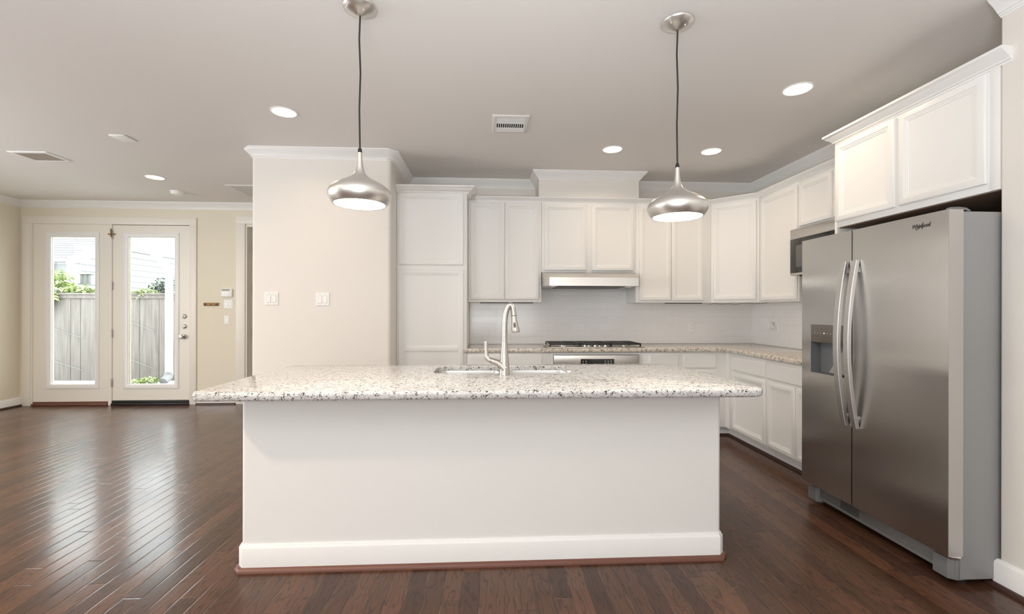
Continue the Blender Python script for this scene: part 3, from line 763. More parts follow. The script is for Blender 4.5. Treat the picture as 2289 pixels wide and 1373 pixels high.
# ------------------------------------------------------------------ cooktop, oven, hood, microwave
ck = empty('gas_cooktop', (1.06, 4.56, .914), 'stainless gas cooktop with black cast iron grates on the back counter', 'cooktop')
CX0, CX1, CY0, CY1 = .585, 1.560, 4.365, 4.790
obj('tray', MB().box(CX0, CY0, .9145, CX1, CY1, .9225, .003), M_STEELH, ck)
for g in range(3):
    gx0 = CX0 + .02 + g * .312; gx1 = gx0 + .308
    gm = MB(); zt = .958
    gm.box(gx0, CY0 + .035, zt - .016, gx1, CY0 + .052, zt, .003).box(gx0, CY1 - .047, zt - .012, gx1, CY1 - .035, zt, .003)
    gm.box(gx0, CY0 + .035, zt - .012, gx0 + .012, CY1 - .035, zt, .003).box(gx1 - .012, CY0 + .035, zt - .012, gx1, CY1 - .035, zt, .003)
    xm_ = (gx0 + gx1) / 2; ym_ = (CY0 + CY1) / 2
    gm.box(xm_ - .008, CY0 + .04, zt - .014, xm_ + .008, CY1 - .04, zt, .002).box(gx0 + .005, ym_ - .008, zt - .014, gx1 - .005, ym_ + .008, zt, .002)
    for yy in (ym_ - .10, ym_ + .10): gm.box(gx0 + .02, yy - .008, zt - .014, gx1 - .02, yy + .008, zt, .002)
    for (a, b_) in ((gx0 + .006, CY0 + .041), (gx1 - .006, CY0 + .041), (gx0 + .006, CY1 - .041), (gx1 - .006, CY1 - .041)): gm.box(a - .006, b_ - .006, .9230, a + .006, b_ + .006, zt - .004)
    obj('grate', gm, M_IRON, ck)
for (bx, by, r) in ((.76, 4.49, .04), (.76, 4.67, .036), (1.385, 4.49, .036), (1.385, 4.67, .04), (1.07, 4.66, .05)):
    b_ = obj('burner', MB().lathe([(r * 1.2, 0), (r * 1.2, .006), (r, .009), (r, .014)], 24, Matrix.Translation((bx, by, .9228))), M_CHROME, ck)
    obj('burner_cap', MB().lathe([(r * .9, 0), (r * .92, .006), (r * .7, .009), (0, .0095)], 24, Matrix.Translation((bx, by, .9368))), M_IRON, b_)
for k, (kx, ky) in enumerate(((.965, 4.42), (1.015, 4.47), (1.07, 4.42), (1.125, 4.47), (1.175, 4.42))):
    obj('knob', MB().lathe([(.021, 0), (.021, .004), (.017, .006), (.0155, .024), (.013, .027), (0, .0275)], 20, Matrix.Translation((kx, ky, .9228))), M_CHROME, ck)

ov_ = empty('wall_oven', (1.07, 4.35, .128), 'stainless built-in oven with black control display under the cooktop', 'oven')
obj('body', MB().box(.640, BY + .002, .13, 1.502, BY + .54, .843), M_DKGREY, ov_)
# bowed control panel
pp = [(.640, BY + .0015)] + [(.640 + .862 * i / 12, BY - .018 - .022 * math.sin(PI * i / 12)) for i in range(13)] + [(1.502, BY + .0015)]
pn = obj('control_panel', MB().prism(pp, .690, .8425, .002), M_STEELH, ov_)
dsp = [(.905 + .335 * i / 8, BY - .0415 - .003 * math.sin(PI * i / 8)) for i in range(9)]
dp = [(.905, BY - .036)] + [(.905 + .335 * i / 8, BY - .0405 - .003 * math.sin(PI * i / 8)) for i in range(9)] + [(1.240, BY - .036)]
ds = obj('display', MB().prism(dp, .715, .808, .002), M_BGLASS, pn)
for r_ in range(3):
    for c_ in (0.928, .958, 1.150, 1.180, 1.208): obj('key', MB().box(c_ - .007, BY - .0446, .782 - r_ * .021, c_ + .007, BY - .040, .790 - r_ * .021), M_KEYS, ds)
for c_ in range(6): obj('key', MB().box(1.00 + c_ * .022, BY - .0446, .755, 1.012 + c_ * .022, BY - .040, .760), M_KEYS, ds)
od = obj('oven_door', MB().box(.640, BY - .03, .15, 1.502, BY + .0015, .683, .004), M_STEELH, ov_)
obj('oven_window', MB().box(.74, BY - .0325, .24, 1.40, BY - .0295, .56, .002), M_BGLASS, od)
obj('handle', MB().tube([(.70, BY - .075, .635), (1.44, BY - .075, .635)], .013, 14).cyl(0, 0, 0, .045, .009, 12, Matrix.Translation((.74, BY - .03, .635)) @ Ry).cyl(0, 0, 0, .045, .009, 12, Matrix.Translation((1.40, BY - .03, .635)) @ Ry), M_HANDLE, od)

hd_ = empty('range_hood', (1.05, 4.70, 1.53), 'slim stainless under-cabinet range hood above the gas cooktop', 'range hood')
hz0, hz1 = 1.538, 1.689
hx0, hx1, fx0, fx1 = .549, 1.549, .608, 1.530
yb, yf = YB - .011, 4.45
def hl(x0, x1, y, z, xb0=None, xb1=None, ym=4.60): return [(hx0, ym, z), (x0, y, z), (x1, y, z), (hx1, ym, z), (hx1, yb, z), (hx0, yb, z)]
hL = [hl(hx0 + .03, hx1 - .012, 4.585, hz1), hl(fx0 - .002, fx1 + .002, yf + .004, 1.632), hl(fx0, fx1, yf, 1.628), hl(fx0, fx1, yf, 1.541), hl(fx0 + .004, fx1 - .004, yf + .004, hz0)]
obj('canopy', MB().rings(hL), M_STEELH, hd_, smooth=20)
obj('filter', MB().box(.70, 4.50, 1.531, 1.40, 4.88, 1.5379), M_DKGREY, hd_)
for x in (.66, 1.44): obj('hood_lamp', MB().cyl(x, 4.50, 1.530, 1.5379, .03, 18), M_PLATE, hd_)

mw = empty('microwave', (2.83, 3.37, 1.596), 'stainless microwave with dark glass door under the right wall cabinet', 'microwave')
MX = 2.63; my1, my0 = 3.7325, 2.96
obj('body', MB().box(MX + .03, my0, 1.598, XR - .012, my1, 1.994), M_DKGREY, mw)
obj('top_band', MB().box(MX, my0, 1.908, MX + .0295, my1, 1.994, .003), M_STEEL, mw)
md = obj('door', MB().box(MX, my0, 1.6165, MX + .0295, my1, 1.9075, .002), M_BGLASS, mw)
obj('door_window', MB().box(MX - .001, my0 + .26, 1.665, MX, my1 - .075, 1.85, .0003), mat('microwave_mesh', (.10, .095, .09), .25), md)
obj('bottom_strip', MB().box(MX, my0, 1.597, MX + .0295, my1, 1.6160, .002), M_HANDLE, mw)
obj('vent', MB().box(MX + .05, my0 + .05, 1.588, MX + .30, my1 - .05, 1.5975), M_BLACK, mw)

# ------------------------------------------------------------------ refrigerator (faces -X)
fr = empty('refrigerator', (2.55, 2.42, 0), 'stainless side-by-side refrigerator with curved handles in the right alcove', 'refrigerator')
FY0, FY1 = 1.953, 2.893; FXB = 2.205
obj('body', MB().box(FXB, FY0, .028, 3.0, FY1, 1.757, .004), M_GREYSIDE, fr)
def fdoor(y0, y1):
    # gently bowed front, rolled vertical edges; polygon in plan
    n = 10; P = [(FXB - .008, y1), ]
    ym = (y0 + y1) / 2; hw = (y1 - y0) / 2
    pts_ = []
    for i in range(n + 1):
        y = y1 - (y1 - y0) * i / n
        s = (y - ym) / hw
        pts_.append((2.121 + .004 * s * s, y))
    pts_[0] = (2.1275, y1); pts_[-1] = (2.1275, y0)
    return [(FXB - .008, y0)] + [(FXB - .008, y1)] + pts_
dz0, dz1 = .147, 1.762
DPY0, DPY1, DPZ0, DPZ1 = 2.530, 2.808, .886, 1.200
# freezer door built round the dispenser opening
fd = MB(); ya, yb_ = 2.4845, 2.895
def fx_of(y, y0, y1):
    s = (y - (y0 + y1) / 2) / ((y1 - y0) / 2); return 2.121 + .004 * s * s
def doorpiece(m, y0, y1, z0, z1, Y0, Y1, n=8):
    P = [(FXB - .008, y0), (FXB - .008, y1)] + [(fx_of(y1 - (y1 - y0) * i / n, Y0, Y1), y1 - (y1 - y0) * i / n) for i in range(n + 1)]
    m.prism(P, z0, z1)
doorpiece(fd, ya, yb_, dz0, DPZ0, ya, yb_); doorpiece(fd, ya, yb_, DPZ1, dz1, ya, yb_)
doorpiece(fd, DPY1, yb_, DPZ0, DPZ1, ya, yb_, 2); doorpiece(fd, ya, DPY0, DPZ0, DPZ1, ya, yb_, 2)
fdo = obj('freezer_door', fd, M_STEEL, fr, smooth=20)
rd = MB(); doorpiece(rd, 1.937, 2.4775, dz0, dz1, 1.937, 2.4775, 10)
rdo = obj('refrigerator_door', rd, M_STEEL, fr, smooth=20)
obj('door_edge', MB().box(2.1255, 1.9345, dz0 + .001, FXB - .009, 1.9368, dz1 - .001), M_HANDLE, rdo)
for (a, b_) in ((ya, yb_), (1.937, 2.4775)): obj('door_gasket', MB().box(FXB - .0078, a + .01, dz0 + .01, FXB - .0002, b_ - .008, dz1 - .01), M_BLACK, fr)
# handles
def fhandle(y0, y1):
    L = []; N = 18
    for i in range(N + 1):
        s = i / N; z = .612 + (1.582 - .612) * s
        x = 2.103 - .052 * math.sin(PI * s) ** 0.9
        xi = x + .018 if 0 < i < N else 2.1215
        xi = min(2.1265, x + .020)
        L.append([(x, y0 + .003, z), (x, y1 - .003, z), (x + .003, y1, z), (xi, y1, z), (xi, y0, z), (x + .003, y0, z)])
    m = MB().rings(L)
    return m
h1 = obj('handle', fhandle(2.500, 2.538), M_HANDLE, fdo); h2 = obj('handle', fhandle(2.424, 2.461), M_HANDLE, rdo)
for (hh, yy) in ((fdo, 2.519), (rdo, 2.4425)):
    for z in (.66, 1.53): obj('handle_mount', MB().box(2.100, yy - .010, z - .02, 2.126, yy + .010, z + .02, .003), M_HANDLE, hh)
# dispenser
dpm = MB()
y0, y1, z0, z1 = DPY0 + .0015, DPY1 - .0015, DPZ0 + .0015, 1.086; xf = 2.1225; xb = 2.190
dpm.quad((xf, y1, z0), (xf, y1, z1), (xb, y1, z1), (xb, y1, z0))
dpm.quad((xf, y0, z0), (xb, y0, z0), (xb, y0, z1), (xf, y0, z1))
dpm.quad((xb, y0, z0), (xb, y1, z0), (xb, y1, z1), (xb, y0, z1))
dpm.quad((xf, y0, z0), (xf, y1, z0), (xb, y1, z0), (xb, y0, z0))
dpm.quad((xf, y0, z1), (xb, y0, z1), (xb, y1, z1), (xf, y1, z1))
dsr = obj('dispenser_recess', dpm, mat('dispenser_grey', (.16, .165, .175), .35), fdo)
dpp = obj('dispenser_panel', MB().box(2.1215, DPY0, 1.085, 2.16, DPY1, 1.199, .003), mat('dispenser_panel_grey', (.20, .175, .155), .3, .6), fdo)
for i in range(8):
    yy = DPY1 - .035 - i * .0265
    obj('indicator', MB().box(2.1208, yy - .003, 1.143, 2.1216, yy + .003, 1.149), M_LED if i in (3, 6) else M_KEYS, dpp)
    obj('icon_label', MB().box(2.1210, yy - .007, 1.122, 2.1216, yy + .006, 1.126), M_DKGREY, dpp)
pad = MB().rings([[(2.176, 2.610, 1.035), (2.176, 2.545, 1.035), (2.170, 2.545, 1.035), (2.170, 2.610, 1.035)],
                  [(2.150, 2.680, .900), (2.150, 2.540, .900), (2.144, 2.540, .900), (2.144, 2.680, .900)]])
obj('paddle', pad, mat('clear_paddle', (.30, .29, .28), .08), dsr)
fm = MB()
fl_ = [[(2.1205, DPY0 - .003, DPZ0 - .003), (2.1205, DPY1 + .003, DPZ0 - .003), (2.1205, DPY1 + .003, DPZ1 + .003), (2.1205, DPY0 - .003, DPZ1 + .003)],
       [(2.1205, DPY0 + .001, DPZ0 + .001), (2.1205, DPY1 - .001, DPZ0 + .001), (2.1205, DPY1 - .001, DPZ1 - .001), (2.1205, DPY0 + .001, DPZ1 - .001)],
       [(2.130, DPY0 + .001, DPZ0 + .001), (2.130, DPY1 - .001, DPZ0 + .001), (2.130, DPY1 - .001, DPZ1 - .001), (2.130, DPY0 + .001, DPZ1 - .001)]]
obj('dispenser_frame', MB().rings(fl_, False, False), M_HANDLE, fdo)
# base grille, feet, hinges
bg = obj('base_grille', MB().box(2.185, 1.96, .045, FXB - .0005, 2.885, .140, .003).box(2.180, 2.00, .050, 2.186, 2.86, .062), M_GREYPL, fr)
obj('grille_panel', MB().box(2.180, 2.497, .060, 2.1845, 2.63, .135, .002), M_DKGREY, bg)
for (a, b_) in ((1.957, 2.045), (2.80, 2.888)):
    obj('foot_cover', MB().prism([(2.165, a + .02), (2.165, b_ - .0), (2.21, b_), (2.2225, b_), (2.2225, a), (2.195, a - .002)][::-1], .022, .118, .006), M_GREYPL, fr)
    obj('foot', MB().cyl(2.26, (a + b_) / 2, 0.0005, .0275, .022, 14), M_BLACK, fr)
for yy in (2.0, 2.84): obj('rear_foot', MB().cyl(2.93, yy, 0.0005, .0275, .022, 14), M_BLACK, fr)
obj('lower_hinge', MB().box(2.150, 1.945, .130, 2.20, 2.0, .1455, .002), M_CHROME, fr)
obj('hinge_cover', MB().tube([(2.13, 1.950, 1.7625), (2.15, 1.949, 1.768), (2.19, 1.949, 1.770), (2.225, 1.949, 1.767), (2.25, 1.955, 1.758)], [(.003, .006)] * 5, 8), M_GREYPL, fr)
# logo
LM = Matrix(((0, 0, -1, 2.1214), (-1, 0, 0, 2.066), (0, 1, 0, 1.708), (0, 0, 0, 1)))
lg = text('logo', 'Whirlpool', .030, LM, M_LOGO, rdo, .0008, .25, .72)
sw = MB()
swp = []
for i in range(25):
    a = math.radians(115 + 290 * i / 24)
    ux, uz = .020 * math.cos(a), .011 * math.sin(a)
    swp.append((2.1212, 2.072 - (ux * .9 + uz * .6), 1.708 + uz * 1.1 + ux * .55))
sw.tube(swp, [.0005 + .0007 * math.sin(PI * i / 24) for i in range(25)], 8)
obj('logo_ring', sw, M_LOGO, rdo)

# ------------------------------------------------------------------ pendants
def pendant(loc, ztop, label):
    root = empty('pendant_lamp', loc, label, 'pendant lamp', group='pendants over the island')
    L = loc[2]
    obj('canopy', MB().lathe([(0, 0), (.080, 0), (.080, -.004), (.076, -.010), (.05, -.026), (.02, -.040), (.008, -.044), (0, -.044)][::-1], 40), M_SHADE, root, local=True)
    for a in (.6, 2.2): obj('canopy_screw', MB().lathe([(.005, .0), (.006, -.008), (.004, -.013), (0, -.014)], 12, Matrix.Translation((.055 * math.cos(a) - .02, -.055 * math.sin(a), -.022))), M_CHROME, root, local=True)
    zt = ztop - L
    obj('cord', MB().tube([(0, 0, -.042), (-.004, 0, zt * .22), (.002, 0, zt * .45), (-.003, 0, zt * .7), (0.0, 0, zt + .02)], .0042, 10), M_CORD, root, local=True)
    obj('ferrule', MB().lathe([(.006, .022), (.0085, .018), (.0105, .004), (.0105, 0)], 16, Matrix.Translation((0, 0, zt))), M_BLACK, root, local=True)
    pr_ = [(.0100, 0), (.0112, -.03), (.0145, -.06), (.0205, -.088), (.030, -.106), (.048, -.1225), (.075, -.1375), (.104, -.152), (.127, -.167), (.142, -.183), (.1475, -.198), (.1465, -.213), (.1400, -.229), (.1280, -.246), (.1225, -.2515)]
    inner = [(.1195, -.2500), (.130, -.236), (.138, -.222), (.1405, -.211), (.138, -.199), (.128, -.183), (.112, -.169), (.09, -.158), (.064, -.150), (.0, -.146)]
    # smooth outline
    def sm(P, k=2):
        for _ in range(k):
            Q = [P[0]]
            for a, b in zip(P[:-1], P[1:]): Q += [(a[0] * .75 + b[0] * .25, a[1] * .75 + b[1] * .25), (a[0] * .25 + b[0] * .75, a[1] * .25 + b[1] * .75)]
            Q.append(P[-1]); P = Q
        return P
    shd = obj('shade', MB().lathe(sm(pr_), 64, Matrix.Translation((0, 0, zt)), cap=False), M_SHADE, root, local=True, smooth=60)
    obj('seam', MB().lathe([(.0187, -.0842), (.0190, -.0850), (.0192, -.0858)], 32, Matrix.Translation((0, 0, zt)), cap=False), M_GREYPL, shd, local=True)
    obj('reflector', MB().lathe(sm(inner, 1), 48, Matrix.Translation((0, 0, zt)), cap=False), M_TUBWHITE, root, local=True, smooth=60)
    obj('diffuser', MB().lathe([(.1200, -.2455), (.1200, -.2475), (0, -.2490)], 48, Matrix.Translation((0, 0, zt)), cap=False), M_PLENS, root, local=True)
    lp = area('pendant_glow', (0, 0, zt - .254), (0, 0, 0), .22, .22, PENDANT_POWER, (1.0, .88, .72), 'DISK', math.radians(170)); lp.parent = root
    return root
pendant((-.625, 2.16, CZ), 2.047, 'brushed nickel teardrop pendant lamp hanging above the left part of the island')
pendant((.948, 2.185, CZ), 2.012, 'brushed nickel teardrop pendant lamp hanging above the right part of the island')

# ------------------------------------------------------------------ recessed lights and other ceiling things
def can(x, y, label):
    root = empty('recessed_light', (x, y, CZ), label, 'ceiling light', group='recessed ceiling lights')
    obj('trim_ring', MB().lathe([(.095, -.0002), (.095, -.003), (.091, -.005), (.082, -.004), (.080, -.0002)], 48, cap=False), M_PLATE, root, local=True)
    obj('lens', MB().lathe([(.0805, -.0012), (.06, -.0030), (0, -.0040)], 40, cap=False), M_LENS, root, local=True)
    lp = area('recessed_glow', (0, 0, -.008), (0, 0, 0), .15, .15, CAN_POWER, WARM, 'DISK', math.radians(150)); lp.parent = root
    return root
can(-1.514, 3.33, 'lit recessed ceiling light above the wall with two switch plates')
can(2.020, 2.796, 'lit recessed ceiling light in front of the cabinet over the refrigerator')
can(1.108, 3.934, 'lit recessed ceiling light in front of the soffit over the range hood')
can(2.023, 3.933, 'lit recessed ceiling light close to the diagonal corner cabinet')
can(-3.680, 5.051, 'lit recessed ceiling light near the glazed doors of the living area')

for x_, y_ in ((-4.3, 2.3), (-2.6, .9)):
    area('living_fill_lamp', (x_, y_, CZ - .01), (0, 0, 0), .15, .15, 28, WARM, 'DISK', math.radians(160))  # unseen lamps added to brighten the left wall and the door wall

def vent(name, x0, y0, x1, y1, label, cat, style):
    root = empty(name, ((x0 + x1) / 2, (y0 + y1) / 2, CZ), label, cat)
    fw = .032; z = CZ
    L = []
    for i, dz in ((0, -.0003), (0, -.006), (.006, -.010), (fw - .004, -.010), (fw, -.006), (fw, -.0004)):
        L.append([(x0 + i, y0 + i, z + dz), (x1 - i, y0 + i, z + dz), (x1 - i, y1 - i, z + dz), (x0 + i, y1 - i, z + dz)])
    obj('frame', MB().rings(L, False, False), M_PLATE if style == 'louvre' else M_CEIL, root)
    ax0, ax1, ay0, ay1 = x0 + fw, x1 - fw, y0 + fw, y1 - fw
    obj('duct', MB().box(ax0 - .003, ay0 - .003, z - .002, ax1 + .003, ay1 + .003, z - .0004), M_DARK, root)
    s = MB()
    if style == 'register':
        for k in range(6):
            yy = ay0 + .016 + k * .014; s.box(ax0, yy - .0045, z - .008, ax1, yy + .0045, z - .0025, M=None)
        ym = ay0 + .105
        n = 14
        for k in range(n):
            xx = ax0 + (ax1 - ax0) * k / (n - 1); s.box(xx - .0028, ym, z - .009, xx + .0028, ym + .085, z - .0025)
        s.box(ax0, ym - .008, z - .009, ax1, ym, z - .0025).box(ax0, ym + .085, z - .009, ax1, ym + .091, z - .0025)
        for k in range(5):
            yy = ym + .100 + k * .015
            if yy + .007 < ay1: s.box(ax0, yy - .0072, z - .009, ax1, yy + .0072, z - .0035)
    else:
        n = max(4, int((ax1 - ax0) / (.028 if style == 'return' else .02)))
        for k in range(n):
            xx = ax0 + (ax1 - ax0) * (k + .5) / n; w = (ax1 - ax0) / n
            s.box(xx - w * .38, ay0, z - .008, xx + w * .30, ay1, z - .003)
    obj('louvres', s, {'register': M_PLATE, 'return': M_CEIL, 'louvre': M_BEIGE}[style], root)
    return root
vent('ceiling_vent', .019, 3.284, .297, 3.594, 'white square air register in the ceiling between the two pendants', 'air vent', 'register')
vent('ceiling_vent', -4.433, 4.285, -4.09, 4.553, 'beige louvred air vent in the ceiling left of the small plate', 'air vent', 'louvre')
vent('return_vent', -3.08, 5.292, -2.52, 5.843, 'large white return air grille in the ceiling partly hidden by the wall', 'air vent', 'return')
pl = MB().box(-3.165, 3.831, CZ - .010, -3.045, 3.977, CZ - .0003, .003)
tag(obj('ceiling_plate', pl, M_PLATE), 'small plain white cover plate on the living area ceiling', 'cover plate')
sd = empty('smoke_detector', (-3.84, 5.63, CZ), 'round white smoke detector on the ceiling near the glazed doors', 'smoke detector')
obj('base', MB().lathe([(.072, -.0003), (.072, -.012), (.068, -.014)], 32, ), M_PLATE, sd, local=True)
obj('cover', MB().lathe([(.066, -.0141), (.066, -.030), (.060, -.040), (.03, -.044), (0, -.045)], 32, cap=False), M_PLATE, sd, local=True)

# ------------------------------------------------------------------ wall plates
def plate(name, label, cat, P, rz, gang=1, kind='switch', group=None):
    """P: centre on the wall face; local front is -y"""
    root = empty(name, P, label, cat, rz, group)
    w = .070 if gang == 1 else .118; h = .118
    L = []
    for i, y in ((0, -.0003), (0, -.003), (.004, -.006)):
        L.append([(-w / 2 + i, y, -h / 2 + i), (w / 2 - i, y, -h / 2 + i), (w / 2 - i, y, h / 2 - i), (-w / 2 + i, y, h / 2 - i)])
    obj('face_plate', MB().rings(L), M_PLATE, root, local=True)
    for g in range(gang):
        cx = (g - (gang - 1) / 2) * .046
        if kind == 'switch':
            obj('rocker', MB().rings([[(cx - .0165, -.0061, -.033), (cx + .0165, -.0061, -.033), (cx + .0165, -.0061, .033), (cx - .0165, -.0061, .033)],
                                      [(cx - .0155, -.0100, -.032), (cx + .0155, -.0100, -.032), (cx + .0155, -.0072, .032), (cx - .0155, -.0072, .032)]]), M_PLATE, root, local=True)
            obj('rocker_gap', MB().box(cx - .0180, -.0063, -.0345, cx + .0180, -.0060, .0345), M_KEYS, root, local=True)
            for z in (-.048, .048): obj('screw', MB().lathe([(.003, 0), (.003, .001), (0, .0013)], 10, Matrix.Translation((cx, -.006, z)) @ Ry), M_KEYS, root, local=True)
        else:
            for z in (-.020, .020):
                rc = obj('receptacle', MB().box(cx - .0165, -.0085, z - .014, cx + .0165, -.0061, z + .014, .003), M_PLATE, root, local=True)
                for a in (-.006, .006): obj('slot', MB().box(cx + a - .001, -.0089, z - .002, cx + a + .001, -.0084, z + .006), M_BLACK, rc, local=True)
    return root
plate('switch_plate', 'double white rocker switch plate, left one of two on the wall block', 'light switch', (-1.965, PY, 1.390), 0, 2)
plate('switch_plate', 'double white rocker switch plate, right one of two on the wall block', 'light switch', (-1.513, PY, 1.386), 0, 2)
plate('switch_plate', 'double white rocker switch plate under the thermostat by the glazed doors', 'light switch', (-3.570, YD, 1.367), 0, 2)
plate('switch_plate', 'single white rocker switch plate below the double plate by the glazed doors', 'light switch', (-3.591, YD, 1.152), 0, 1)
plate('outlet_plate', 'white outlet plate on the tiles right of the cooktop', 'outlet', (2.313, YB - .0096, 1.103), 0, 1, 'outlet')
plate('outlet_plate', 'white outlet plate on the tiles behind the faucet', 'outlet', (.203, YB - .0096, .985), 0, 1, 'outlet')
plate('outlet_plate', 'white outlet plate with a plugged-in adapter on the right tile wall', 'outlet', (XR - .0096, 4.510, 1.105), RZ, 1, 'outlet')
ad = empty('power_adapter', (XR - .045, 4.53, 1.105), 'white plug-in power adapter with thin cord on the right tile wall', 'power adapter')
obj('body', MB().box(XR - .080, 4.520, 1.100, XR - .040, 4.562, 1.172, .004).box(XR - .055, 4.498, 1.108, XR - .0195, 4.528, 1.134, .003), M_PLATE, ad)
obj('cord', MB().tube(smoothpath([(XR - .060, 4.541, 1.172), (XR - .055, 4.535, 1.22), (XR - .025, 4.52, 1.29), (XR - .035, 4.50, 1.368)], 2), .0022, 8), M_PLATE, ad)
tp = empty('thermostat', (-3.585, YD, 1.52), 'white wall thermostat with grey display above the switch plates', 'thermostat')
obj('body', MB().box(-3.658, YD - .028, 1.466, -3.512, YD - .0004, 1.577, .008, seg=3), M_PLATE, tp)
obj('display', MB().box(-3.645, YD - .0288, 1.548, -3.540, YD - .0279, 1.571), mat('lcd_grey', (.16, .15, .13), .3), tp)
br = empty('key_rail', (-3.796, YD, 1.365), 'small flat brass key rail screwed to the wall beside the glazed doors', 'key rack')
obj('strip', MB().box(-3.895, YD - .012, 1.345, -3.697, YD - .0004, 1.387, .002), M_BRASS, br)
for x in (-3.87, -3.796, -3.722): obj('hook', MB().tube([(x, YD - .012, 1.37), (x, YD - .026, 1.362), (x, YD - .028, 1.352), (x, YD - .022, 1.346)], .003, 8), M_DARK, br)

# under-cabinet wiring on the right
def strand(seed, label, pts):
    rnd = random.Random(seed); P = [Vector(p) for p in pts]
    Q = []
    for a, b in zip(P[:-1], P[1:]):
        for i in range(5): 
            q = a.lerp(b, i / 5); q.z -= rnd.random() * .016; q.y += (rnd.random() - .5) * .02; q.x += (rnd.random() - .5) * .02; Q.append(q)
    Q.append(P[-1])
    tag(obj('loose_wire', MB().tube(smoothpath(Q, 1), .0022, 6), M_PLATE if seed % 2 else M_DKGREY), label, 'wire')
strand(1, 'white loose wire hanging under the tall right wall cabinet', [(2.86, 4.22, 1.372), (2.84, 4.0, 1.370), (2.85, 3.76, 1.370)])
strand(2, 'dark loose wire under the diagonal corner cabinet', [(2.40, 4.70, 1.370), (2.6, 4.55, 1.370), (2.80, 4.30, 1.370)])
for k, (x0, x1, lb) in enumerate(((-.10, .46, 'dark slim light bar under the cabinet beside the pantry'), (1.90, 2.30, 'dark slim light bar under the cabinet right of the hood'))):
    tag(obj('light_bar', MB().box(x0, 4.66, 1.3655, x1, 4.70, 1.3748, .002), M_DKGREY), lb, 'under-cabinet light')

# ------------------------------------------------------------------ outdoors, seen through the doors
GZ = -.12
struct('ground_outside', MB().box(-22, YD + .14, GZ - .1, -4.35, 24, GZ), M_STONEWHITE)
fn = empty('wooden_fence', (-8.2, 9.0, GZ), 'weathered grey vertical board fence outside the glazed doors', 'fence')
FA = Vector((-10.6, 9.12)); FB = Vector((-6.02, 8.92)); fd_ = (FB - FA); fL = fd_.length; fa_ = math.atan2(fd_.y, fd_.x)
FM = Matrix.Translation((FA.x, FA.y, GZ)) @ Matrix.Rotation(fa_, 4, 'Z')
nb = int(fL / .19)
for i in range(nb):
    h = 1.68 + random.uniform(-.008, .008)
    obj('board', MB().box(i * .19 + .003, -.010 + .004 * (i % 3), .03, i * .19 + .187, .010 + .004 * (i % 3), h, .003, M=FM), M_FENCE, fn)
obj('back_rail', MB().box(0, .02, .5, nb * .19, .06, .6, M=FM).box(0, .02, 1.3, nb * .19, .06, 1.4, M=FM), M_FENCE, fn)
obj('cap_rail', MB().box(0, -.05, 1.70, nb * .19, .07, 1.735, .004, M=FM), M_FENCE, fn)
obj('trim_rail', MB().box(0, -.030, 1.63, nb * .19, -.0125, 1.698, .003, M=FM), M_FENCE, fn)
for zz, a, b_, lb in ((1.05, -8.75, -7.9, 'upper thin wire sagging across the fence behind the left door'), (.42, -8.75, -7.9, 'lower thin wire sagging across the fence behind the left door'),
                  (1.18, -7.25, -6.5, 'upper thin wire sagging across the fence behind the right door'), (.45, -7.25, -6.5, 'lower thin wire sagging across the fence behind the right door')):
    ya_ = FA.y + (a - FA.x) / (FB.x - FA.x) * (FB.y - FA.y) - .03; yb2 = FA.y + (b_ - FA.x) / (FB.x - FA.x) * (FB.y - FA.y) - .03
    tag(obj('fence_wire', MB().tube([(a, ya_, zz), ((a + b_) / 2, (ya_ + yb2) / 2, zz - .16), (b_, yb2, zz - .30)], .005, 6), M_WIRE), lb, 'wire')

hs = empty('neighbour_house', (-9.6, 11.5, GZ), 'white neighbouring house with lap siding and shingle roof beyond the fence', 'house')
def lap(m, x, y0, y1, z0, z1, st=.15):
    z = z0
    while z < z1 - .01:
        zt = min(z + st, z1)
        m.rings([[(x + .022, y0, z), (x + .022, y1, z), (x - .1, y1, z), (x - .1, y0, z)], [(x + .004, y0, zt), (x + .004, y1, zt), (x - .1, y1, zt), (x - .1, y0, zt)]])
        z = zt
    return m
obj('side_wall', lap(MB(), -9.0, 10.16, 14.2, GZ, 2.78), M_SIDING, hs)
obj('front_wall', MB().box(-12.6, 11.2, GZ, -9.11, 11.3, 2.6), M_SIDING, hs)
rf = MB()
for k in range(28):
    t0, t1 = k / 28, (k + 1) / 28
    rf.rings([[(-13, 10 + t0 * 4, 2.40 + t0 * 2.0), (-8.93, 10 + t0 * 4, 2.40 + t0 * 2.0), (-8.93, 10 + t0 * 4, 2.425 + t0 * 2.0), (-13, 10 + t0 * 4, 2.425 + t0 * 2.0)],
              [(-13, 10.01 + t1 * 4, 2.40 + t1 * 2.0), (-8.93, 10.01 + t1 * 4, 2.40 + t1 * 2.0), (-8.93, 10.01 + t1 * 4, 2.41 + t1 * 2.0), (-13, 10.01 + t1 * 4, 2.41 + t1 * 2.0)]])
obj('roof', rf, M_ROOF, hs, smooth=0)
obj('gutter', MB().box(-12.9, 9.90, 2.315, -9.06, 9.995, 2.395, .015), M_TRIMOUT, hs)
obj('rake_board', MB().prism([(-9.06, 2.28), (-8.66, 2.30), (-8.50, 2.52), (-8.50, 2.68), (-9.06, 2.37)], -.06, 0, M=Matrix.Translation((0, 9.92, 0)) @ Ry), M_TRIMOUT, hs)
obj('fascia', MB().box(-8.97, 11.2, 2.79, -8.80, 14.2, 2.93, .01), M_TRIMOUT, hs)
obj('porch_column', MB().box(-9.06, 9.93, GZ, -8.90, 10.10, 2.28, .01), M_TRIMOUT, hs)
obj('porch_column', MB().box(-9.50, 9.93, GZ, -9.40, 10.10, 2.31, .01), M_TRIMOUT, hs)
obj('porch_lattice', MB().box(-9.39, 10.02, 2.06, -9.07, 10.04, 2.28), M_GREYPL, hs)

